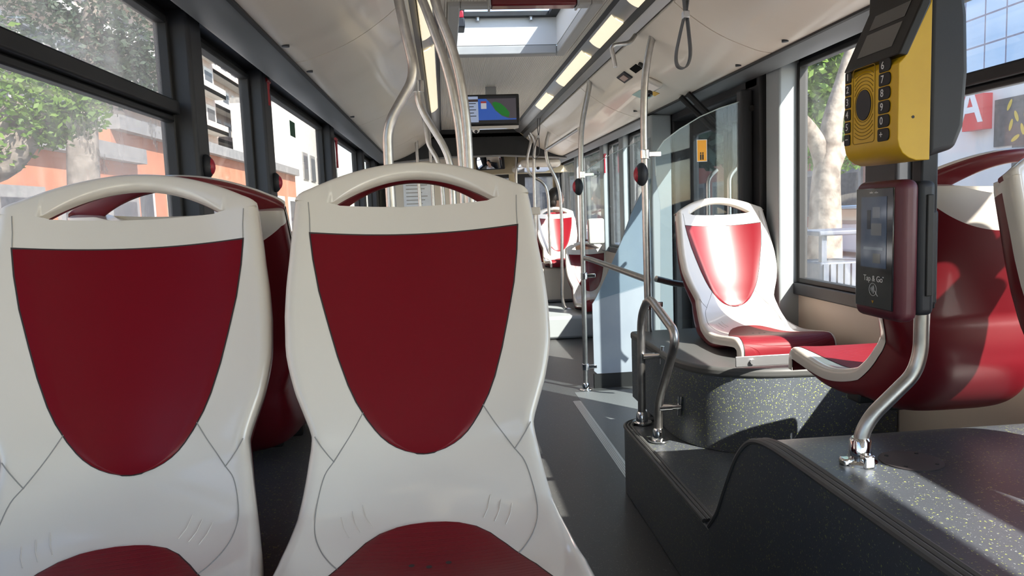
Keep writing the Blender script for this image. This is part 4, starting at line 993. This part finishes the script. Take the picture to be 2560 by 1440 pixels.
# shell profile in X-Z: keypad face, sloping display face, back
ob = MB(); prof = fil([(Xk, z0+.012), (Xk, z0+.205), (Xk+.075, zt), (Xk+.16, zt), (Xk+.16, z0)], [.03, .01, .02, .0, .0], 6) if False else None
def prism_xz(pts, y0, y1, nm, m, par, bevel=.006, seg=3):
    return MB().prism([(a, y0, b) for a, b in pts], (0, y1-y0, 0)).build(nm, m, par, bevel=bevel, seg=seg)
xb = ay(2328, 200, yn).x; xe = ay(2428, 200, yn).x
zc = ay(2243, 130, yn).z; zt = zc+.17
prism_xz([(Xk, z0+.040), (Xk+.003, z0+.026), (Xk+.010, z0+.014), (Xk+.022, z0+.005), (Xk+.036, z0), (xb, z0), (xb, zt), (xb-.003, zt), (xb-.003, zc+.088), (Xk+.012, zc-.008), (Xk, zc-.02)], yn, yf, 'yellow_shell', 'yellow', val, .012, 4)
prism_xz([(xb-.002, z0+.004), (xe-.022, z0+.02), (xe-.006, z0+.06), (xe, z0+.16), (xe-.004, z0+.26), (xe-.02, z0+.36), (xe-.04, zt), (xb-.002, zt)], yn+.004, yf-.004, 'rear_shell', 'dark', val, .012, 4)
yn2, yf2 = yn-.002, yf+.002
hood = MB(); A_ = Vector((Xk-.002, 0, zc-.004)); B_ = Vector((xb-.012, 0, zc+.112))
fullp = [(A_.x, A_.z), (B_.x, B_.z), (xb-.010, zt+.002), (xb-.004, zt+.002), (xb-.004, zc+.085), (Xk+.016, zc-.006)]
hood.prism([(a, yn2, b) for a, b in fullp], (0, yf2-yn2, 0)); hood.build('hood', mat('hood_black', (.012, .011, .011), .42, spec=.3), val, bevel=.007, seg=3)
sdir = (B_-A_).normalized(); snrm = Vector((-sdir.z, 0, sdir.x)); yd = Vector((0, -1, 0))
so = Vector((A_.x, (yn+yf)/2, A_.z))
MB().obox(so+sdir*.048+snrm*.0004, yd, sdir, snrm, .058, .025, .0008).build('display', mat('lcd_grey', (.10, .095, .09), .3), val)
MB().obox(so+sdir*.098+snrm*.0004, yd, sdir, snrm, .058, .016, .0008).build('sensor_window', 'glossblack', val)
# keypad
xk = Xk-.0012
def kpx(u, v): p = ax(u, v, xk); return p
ZD = kpx(2158, 263).z; YD_ = kpx(2158, 263).y
def kp(y, z): return Vector((xk, y, z))
Wk = yf-yn
pad_ring = MB()
cz, cy = ZD, YD_
for k in range(1, 9):
    rad = .026+.0068*k; pts_ = []
    for j in range(81):
        an = 2*math.pi*j/80; yy = rad*.95*math.cos(an); zz = rad*1.0*math.sin(an)
        pts_.append((yy, zz))
    run = []
    for yy, zz in pts_+[(9, 9)]:
        if abs(yy) < .0335 and abs(zz) < .069: run.append(kp(cy, cz)+Vector((.0008, -yy, zz)))
        else:
            if len(run) > 2: pad_ring.tube(run, .0008, 5)
            run = []
def rrect(hy, hz, r=.008): return [kp(cy, cz)+Vector((.0008, y, z)) for y, z in [(p.x, p.y) for p in fil([(-hy, -hz, 0), (hy, -hz, 0), (hy, hz, 0), (-hy, hz, 0)], r, 5)]]
q = rrect(.038, .074); pad_ring.tube(q+[q[0]], .0008, 5)
pad_ring.build('target_rings', mat('groove_brown', (.25, .15, .01), .6), val)
c = kp(cy, cz); b = MB(); rows = [[c+Vector((h, rr_*.026*math.cos(2*math.pi*j/32), rr_*.030*math.sin(2*math.pi*j/32))) for j in range(32)] for h, rr_ in ((.001, 1), (-.0006, .98), (-.0006, .0))]
b.grid(rows, 0, True); b.build('reader_dot', 'dark', val)
def key(u, v, wy, hz, lab, roundr, parent=val):
    c = kpx(u, v)
    pts2 = fil([(-wy, -hz, 0), (wy, -hz, 0), (wy, hz, 0), (-wy, hz, 0)], ([.004, hz*.85, hz*.85, .004] if roundr else .004), 5)
    k = MB().prism([(c.x+.001, c.y-p.x, c.z+p.y) for p in pts2], (-.0022, 0, 0)).build('key', MT['keyblack'], val, bevel=.0006, seg=1)
    text(lab, 'digit', .020, (c.x-.0016, c.y+(.006 if roundr else 0), c.z), (0, -1, 0), (0, 0, 1), 'ink', k)
for k, lab in enumerate('12345\u2212'): key(2121-.6*k, 195+31.2*k, .0105, .0112, lab, False)
for k, lab in enumerate('67890+'): key(2213-.9*k, 163+34.8*k, .0185, .0118, lab, True)
c = ay(2283, 292, yn-.0006); MB().cyl(c+Vector((0, .003, 0)), c, .0028, 12).build('lock_hole', 'rubber', val)
# card reader
Xc_ = Xk+.008
zr0, zr1 = ay(2240, 812, yn).z, ay(2240, 448, yn).z
rd = thing('card_reader', (Xc_+.05, (yn+yf)/2, zr0), 'maroon contactless card reader with black glass face under the yellow validator', 'card reader')
ryn = ax(2246, 600, Xc_).y; ryf = ax(2134, 600, Xc_).y
xs2 = ay(2303, 620, ryn).x; xe2 = ay(2350, 620, ryn).x
MB().box(Xc_, xs2, ryn, ryf, zr0, zr1).build('housing', 'maroon', rd, bevel=.018, seg=5)
MB().box(xs2-.004, xe2-.004, ryn+.004, ryf-.004, zr0+.012, zr1-.004).build('rear_body', 'dark', rd, bevel=.012, seg=4)
MB().box(xs2+.012, xe2-.012, ryn+.0005, ryn+.02, zr0+.05, zr1-.03).build('slot_cover', 'rubber', rd, bevel=.002)
MB().box(xe2-.006, xe2+.012, ryn+.02, ryf-.02, zr0+.03, zr1-.06).build('clamp_plate', 'pillar', rd, bevel=.006)
gy0, gy1, gz0, gz1 = ryn+.014, ryf-.012, zr0+.022, zr1-.014
gl = MB().box(Xc_-.0022, Xc_+.002, gy0, gy1, gz0, gz1).build('front_glass', 'glossblack', rd, bevel=.0015, seg=2)
GH = gz1-gz0; GW = gy1-gy0; gc = (gy0+gy1)/2
dsp = MB().box(Xc_-.0030, Xc_-.0021, gc-GW*.34, gc+GW*.34, gz0+GH*.34, gz1-GH*.07).build('display', mat('reader_display', (.02, .025, .03), .08, emit=(.10, .14, .22), es=.15), gl)
for fy, fz, wy, hz, c_ in ((-.08, .80, .10, .045, (.22, .24, .28)), (-.08, .66, .14, .05, (.20, .21, .22)), (.0, .50, .26, .012, (.25, .30, .36)), (.12, .74, .05, .08, (.02, .03, .05)), (-.10, .42, .10, .04, (.16, .16, .15))):
    MB().box(Xc_-.0034, Xc_-.0031, gc+GW*(fy-wy), gc+GW*(fy+wy), gz0+GH*(fz-hz), gz0+GH*(fz+hz)).build('screen_element', mat('display_item', (.01, .01, .01), .1, emit=c_, es=.18), dsp)
text('Tap & Go', 'lettering', .0165, (Xc_-.0026, gc, gz0+GH*.245), (0, -1, 0), (0, 0, 1), 'ink', gl)
text('\u2122', 'lettering', .006, (Xc_-.0026, gc-.034, gz0+GH*.262), (0, -1, 0), (0, 0, 1), 'ink', gl)
text('solari   udine', 'lettering', .0055, (Xc_-.0026, gc, gz1-GH*.035), (0, -1, 0), (0, 0, 1), 'ink', gl)
b = MB(); cc = Vector((Xc_-.0026, gc, gz0+GH*.155))
b.tube([cc+Vector((0, .0125*math.cos(2*math.pi*j/32), .0125*math.sin(2*math.pi*j/32))) for j in range(33)], .0004, 5, cap=False)
for k in range(4): b.tube([cc+Vector((0, .006-.0032*k-.0045*math.cos(R(a)) + .004, (.002+.0014*k)*1.5*math.sin(R(a)))) for a in (-60, -30, 0, 30, 60)], .0005, 5)
b.tube([cc+Vector((0, -.007, -.002)), cc+Vector((0, -.013, -.009)), cc+Vector((0, -.017, -.012))], .0006, 5)
b.build('contactless_symbol', 'ink', gl)
c = Vector((Xc_-.0026, gc, gz0+GH*.045)); MB().prism([c+Vector((0, .004, .004)), c+Vector((0, -.004, .004)), c+Vector((0, 0, -.002))], (-.0003, 0, 0)).build('arrow_mark', mat('amber_ink', (.45, .25, .02), .5), gl)

# ------------------------------------------------------------------ outside
ZG = -.35
struct(MB().box(-60, 60, -40, 120, ZG-.1, ZG).build('road', 'road', keep=True))
struct(MB().box(-60, -6.0, -40, 110, ZG, ZG+.13).build('pavement_left', 'pavement', keep=True))
struct(MB().box(3.6, 60, -40, 110, ZG, ZG+.13).build('pavement_right', 'pavement', keep=True))
def house(name, label, x, d, y0, y1, zt, m, floors, wins, s=1, frame='stone', balc=False, cat='building', face='x'):
    # face on plane X = x looking towards the bus (s = +1 looks to +X)
    t = thing(name, (x, (y0+y1)/2, ZG), label, cat)
    MB().box(min(x, x-s*d), max(x, x-s*d), y0, y1, ZG, zt).build('wall', m, t)
    MB().box(min(x+s*.35, x-s*d), max(x+s*.35, x-s*d), y0, y1, zt, zt+.5).build('cornice', 'stone', t)
    n = wins; pitch = (y1-y0)/n
    for (zb_, zh) in floors:
        if balc: MB().box(min(x, x+s*1.1), max(x, x+s*1.1), y0+.5, y1-.5, zb_-.35, zb_-.02).build('balcony_slab', 'slabwhite', t)
        if balc: MB().box(min(x+s*1.04, x+s*1.1), max(x+s*1.04, x+s*1.1), y0+.5, y1-.5, zb_-.35, zb_+.45).build('balcony_front', 'slabwhite' if floors.index((zb_, zh)) % 2 else m, t)
        for k in range(n):
            yc = y0+pitch*(k+.5); ww = min(1.0, pitch*.3)
            f = MB().box(min(x, x+s*.10), max(x, x+s*.10), yc-ww-.25, yc+ww+.25, zb_-.05, zb_+zh+.3).build('window_frame', frame, t)
            MB().box(min(x+s*.10, x+s*.12), max(x+s*.10, x+s*.12), yc-ww, yc+ww, zb_, zb_+zh).build('pane', 'shutter', f)
    return t
house('street_building', 'low orange building with grey framed windows across the street', -10.5, 6, 9, 27, 3.3, 'terracotta', [(.3, 1.7)], 6)
house('street_building', 'long orange building with pale cornice farther along the street', -11.5, 6, 27.5, 60, 4.6, 'terracotta', [(.4, 2.2)], 8, frame='slabwhite')
house('street_building', 'tall pale apartment block with white balconies behind the orange buildings', -20, 6, 20, 70, 22, 'pale', [(2.8, 1.9), (6.0, 1.9), (9.2, 1.9), (12.4, 1.9), (15.6, 1.9)], 14, balc=True, frame='slabwhite')
house('street_building', 'farther pale apartment block with balconies down the left street side', -22, 8, 71.5, 150, 22, 'pale', [(2.8, 1.9), (6.0, 1.9), (9.2, 1.9), (12.4, 1.9), (15.6, 1.9)], 22, balc=True, frame='slabwhite')
house('street_building', 'pale apartment block behind the left tree', -20, 8, -10, 19.2, 18, 'pale', [(4.5, 1.9), (8, 1.9), (11.5, 1.9)], 7, balc=False, frame='slabwhite')
house('street_building', 'white block at the far end of the left street side', -13, 6, 71, 95, 12, 'slabwhite', [(1, 2.2), (5, 2.2)], 6, frame='stone')
# right side
house('street_building', 'red brick shop front behind the plane tree', 19, 8, 27.5, 60, 4.5, mat('shop_red', (.28, .08, .06), .7), [(.4, 2.0)], 8, s=-1)
house('street_building', 'far grey block on the right street side', 14, 9, 62, 95, 14, 'stone', [(1, 2.2), (5, 2.2), (9, 2.2)], 6, s=-1)
ae = thing('street_building', (2, 75, ZG), 'grey block across the end of the street ahead', 'building')
MB().box(-7, 12, 75, 90, ZG, 14).build('wall', 'stone', ae)
for k in range(9):
    for z in (1.0, 4.5, 8.0): MB().box(-6+2*k, -5+2*k, 74.9, 75, z, z+2).build('window_pane', 'shutter', ae)
bl = thing('street_building', (16, 11, ZG), 'white building with blue glass upper storeys outside the right window', 'building')
MB().box(16, 24, 3, 27, ZG, 4.6).build('wall', mat('white_cladding', (.66, .66, .64), .6), bl)
m = mat('blue_glass', (.18, .38, .62), .12, spec=.8)
tc = N(m, 'ShaderNodeTexCoord'); mp = N(m, 'ShaderNodeMapping'); mp.inputs['Rotation'].default_value = (0, R(90), 0); br_ = N(m, 'ShaderNodeTexBrick')
br_.offset = 0; br_.inputs['Scale'].default_value = 1; br_.inputs['Mortar Size'].default_value = .028; br_.inputs['Brick Width'].default_value = .85; br_.inputs['Row Height'].default_value = .85
br_.inputs['Color1'].default_value = (.30, .52, .75, 1); br_.inputs['Color2'].default_value = (.36, .58, .80, 1); br_.inputs['Mortar'].default_value = (.06, .10, .22, 1)
sp = N(m, 'ShaderNodeSeparateXYZ'); cb = N(m, 'ShaderNodeCombineXYZ'); LK(m, tc.outputs['Object'], sp.inputs[0]); LK(m, sp.outputs[1], cb.inputs[0]); LK(m, sp.outputs[2], cb.inputs[1])
LK(m, cb.outputs[0], br_.inputs['Vector']); LK(m, br_.outputs[0], BS(m).inputs['Base Color'])
MB().box(16.2, 24, 3, 27, 4.6, 26).build('glass_facade', m, bl)
MB().box(15.9, 16, 3, 27, 4.5, 4.62).build('string_course', 'stone', bl)
for yy in (6, 9, 12, 18): MB().box(15.95, 16, yy, yy+1.7, .3, 2.6).build('window_pane', 'shutter', bl)
a = ax(2458, 232, 15.7); c = ax(2405, 330, 15.7)
sg = thing('street_sign', (15.8, a.y, a.z), 'red sign panel with a white letter on the white building', 'sign')
MB().box(15.70, 15.999, a.y, c.y, c.z, a.z).build('panel', mat('sign_red', (.65, .015, .03), .4), sg)
q = ax(2428, 268, 15.69); text('A', 'letter', 1.5, (15.69, q.y+.05, q.z), (0, -1, 0), (0, 0, 1), 'ink', sg, ext=.01, bold=.02)
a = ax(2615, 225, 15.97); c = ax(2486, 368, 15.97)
pm = thing('street_shadow_panel', (15.97, (a.y+c.y)/2, c.z), 'dark sheet of painted shadow and wall panel with yellow leaf shapes on the white building', 'panel')
MB().box(15.94, 15.999, a.y, c.y, c.z, a.z).build('board', 'shutter', pm)  # dark board also stands in for the wall shadow beside the leaf shapes
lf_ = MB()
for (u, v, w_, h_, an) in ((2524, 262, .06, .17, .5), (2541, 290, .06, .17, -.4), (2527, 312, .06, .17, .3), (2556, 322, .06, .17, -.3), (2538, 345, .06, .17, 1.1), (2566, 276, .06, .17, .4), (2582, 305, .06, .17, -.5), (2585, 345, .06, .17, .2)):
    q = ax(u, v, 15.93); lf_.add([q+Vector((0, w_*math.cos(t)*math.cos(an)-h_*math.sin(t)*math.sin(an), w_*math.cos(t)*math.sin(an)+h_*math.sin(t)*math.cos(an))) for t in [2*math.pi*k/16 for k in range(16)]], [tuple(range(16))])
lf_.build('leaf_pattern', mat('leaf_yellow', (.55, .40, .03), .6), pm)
# trees
def blob_leaves(centres, n, size, seed):
    rnd = random.Random(seed); b = MB()
    for k in range(n):
        c, r = centres[rnd.randrange(len(centres))]
        d = Vector((rnd.gauss(0, 1), rnd.gauss(0, 1), rnd.gauss(0, 1))).normalized()*r*(rnd.random()**.45)
        p = Vector(c)+d; a = Vector((rnd.gauss(0, 1), rnd.gauss(0, 1), rnd.gauss(0, .6))).normalized(); q = a.cross(Vector((rnd.gauss(0, 1), rnd.gauss(0, 1), rnd.gauss(0, 1)))).normalized()
        s = size*(.6+.8*rnd.random()); b.add([p-a*s, p+q*s*.5, p+a*s, p-q*s*.5], [(0, 1, 2, 3)])
    return b
def tree(label, base_, branches, centres, n, size, lm, bark, seed):
    t = thing('tree', base_, label, 'tree')
    b = MB()
    for pts_, rs in branches: b.tube(catmull([tuple(p) for p in pts_], 4), [interp([(i, r) for i, r in enumerate(rs)], k/4) for k in range((len(pts_)-1)*4+1)], 10)
    b.build('trunk', bark, t); c = blob_leaves(centres, n, size, seed).build('crown', lm, t)
    return t
def at(u, v, Y): return ay(u, v, Y)
# plane tree by the right window
Yp = 8.6
b0 = at(2060, 620, Yp); b0.z = ZG
br1 = [b0, at(2062, 600, Yp), at(2064, 470, Yp), at(2070, 400, Yp), at(2082, 300, Yp), at(2105, 210, Yp), at(2135, 100, Yp)]
br2 = [at(2066, 430, Yp), at(2048, 370, Yp), at(2020, 320, Yp-.1), at(1985, 280, Yp-.3)]
br3 = [at(2075, 430, Yp), at(2100, 380, Yp), at(2125, 360, Yp+.2), at(2170, 330, Yp+.4)]
tree('pale barked plane tree forking outside the right window', b0, [(br1, [.22, .20, .17, .15, .12, .09, .06]), (br2, [.13, .11, .09, .07]), (br3, [.11, .08, .07, .05])],
     [(at(2050, 240, 12), 1.0), (at(2090, 150, 12), 1.2), (at(2110, 330, 12.5), .7), (at(2030, 340, 12.5), .6), (at(2000, 150, 12), 1.2), (at(2160, 60, 11), 1.3), (at(2060, 190, 13), .9)], 9000, .075, 'leaf', 'bark', 3)
# tree outside the left window
Yl = 6.4
b0 = at(-160, 560, Yl); b0.z = ZG
tree('leafy tree with a leaning grey trunk outside the near left window', b0, [([b0, at(-90, 500, Yl), at(20, 395, Yl), at(90, 320, Yl), at(150, 280, Yl)], [.2, .18, .13, .09, .06]), ([at(-20, 430, Yl), at(10, 330, Yl), at(40, 250, Yl)], [.11, .09, .06])],
     [(at(30, 265, Yl), .42), (at(130, 262, Yl), .36), (at(195, 268, Yl), .25), (at(120, 315, Yl), .2), (at(-30, 250, Yl), .55), (at(10, 385, Yl), .16), (at(-90, 180, Yl), .6)], 4200, .032, 'leaf', 'bark', 5)
Yk = 14
b0 = at(200, 520, Yk); b0.z = ZG
tree('dark conifer standing before the pale block on the left', b0, [([b0, at(205, 300, Yk), at(225, 100, Yk), at(250, -60, Yk)], [.3, .25, .2, .1])],
     [(at(180, 60, Yk), 1.6), (at(280, 40, Yk), 1.2), (at(300, 120, Yk), .8), (at(120, 0, Yk), 1.6), (at(240, 180, Yk), .8), (at(330, 180, Yk), .6), (at(60, 90, Yk), 1.0)], 6500, .055, 'darkleaf', 'darkbark', 8)
for k, (x, y, h, lab) in enumerate(((-1.8, 48, 4.5, 'far green tree ahead left through the windscreen'), (7, 30, 4.2, 'far green tree ahead right through the windscreen'), (9, 22, 4.0, 'far green tree beyond the right front windows'), (13.2, 33.5, 4.6, 'dark tree before the far grey block on the right'), (12.3, 46, 4.8, 'farthest dark tree on the right street side'))):
    tree(lab, Vector((x, y, ZG)), [([Vector((x, y, ZG)), Vector((x, y, h*.5)), Vector((x+.2, y, h))], [.25, .2, .1])], [(Vector((x, y, h)), 1.9), (Vector((x+1, y, h-.6)), 1.3), (Vector((x-1.2, y, h-.4)), 1.4)], 1600, .22, 'darkleaf', 'darkbark', 20+k)
# litter bin outside the right window
Yb = 6.6
a, c = at(2052, 640, Yb), at(2135, 578, Yb)
bn = thing('litter_bin', ((a.x+c.x)/2, Yb, ZG+.13), 'slate blue wooden litter bin with flat roof outside the right window', 'litter bin')
MB().box(a.x, c.x+.2, Yb, Yb+.45, ZG+.13, at(2060, 640, Yb).z-.06).build('bin_box', 'slate', bn, bevel=.02)
MB().box(a.x-.03, c.x+.23, Yb-.03, Yb+.48, at(2060, 590, Yb).z, at(2060, 577, Yb).z).build('roof', 'slate', bn, bevel=.015)
for xx in (a.x+.02, c.x+.12): MB().box(xx, xx+.05, Yb+.02, Yb+.08, at(2060, 645, Yb).z-.08, at(2060, 590, Yb).z).build('post', 'slate', bn)
for k in range(7):
    xx = a.x+.02+k*(c.x+.16-a.x)/7; MB().box(xx, xx+.05, Yb-.02, Yb, ZG+.2, at(2060, 640, Yb).z-.08).build('slat', 'slate', bn)
# traffic light
q = ay(1568, 458, 14); tl = thing('traffic_light', (q.x, 14, ZG), 'traffic light showing green beyond the right windows', 'traffic light')
MB().cyl((q.x, 14.1, ZG), (q.x, 14.1, q.z-.1), .05).build('post', 'dark', tl); MB().box(q.x-.14, q.x+.14, 14, 14.2, q.z-.16, q.z+.7).build('housing', 'dark', tl, bevel=.02)
MB().cyl((q.x, 14.0, q.z), (q.x, 13.98, q.z), .10).build('green_lamp', emi('signal_green', (.0, 1.0, .45), 3), tl)
# cars at the kerb
def car(label, x, y, m):
    t = thing('car', (x, y, ZG), label, 'car')
    side = [(-2.0, .25), (2.0, .25), (2.05, .62), (1.9, .78), (1.05, .88), (.45, 1.38), (-1.1, 1.40), (-1.75, .95), (-2.05, .85), (-2.1, .5)]
    MB().prism([(x-.82, y+a, ZG+b) for a, b in side], (1.64, 0, 0)).build('body', m, t, bevel=.08, seg=3)
    MB().prism([(x-.84, y+a, ZG+b) for a, b in ((.9, .92), (.42, 1.30), (-1.05, 1.32), (-1.5, .95))], (1.68, 0, 0)).build('side_glass', 'glossblack', t)
    for sx in (-.84, .66):
        for yy in (-1.3, 1.3): MB().cyl((x+sx, y+yy, ZG+.31), (x+sx+.18, y+yy, ZG+.31), .31, 20).build('wheel', 'rubber', t)
car('silver car parked beyond the plane tree', 10.6, 17.5, mat('car_silver', (.5, .55, .6), .3, metal=.4))
car('white car parked across the street on the left', -5.0, 9.4, mat('car_white', (.75, .75, .75), .3, coat=.5))
car('pale blue car ahead in the street', -1.6, 20, mat('car_blue', (.35, .45, .55), .3, coat=.5))
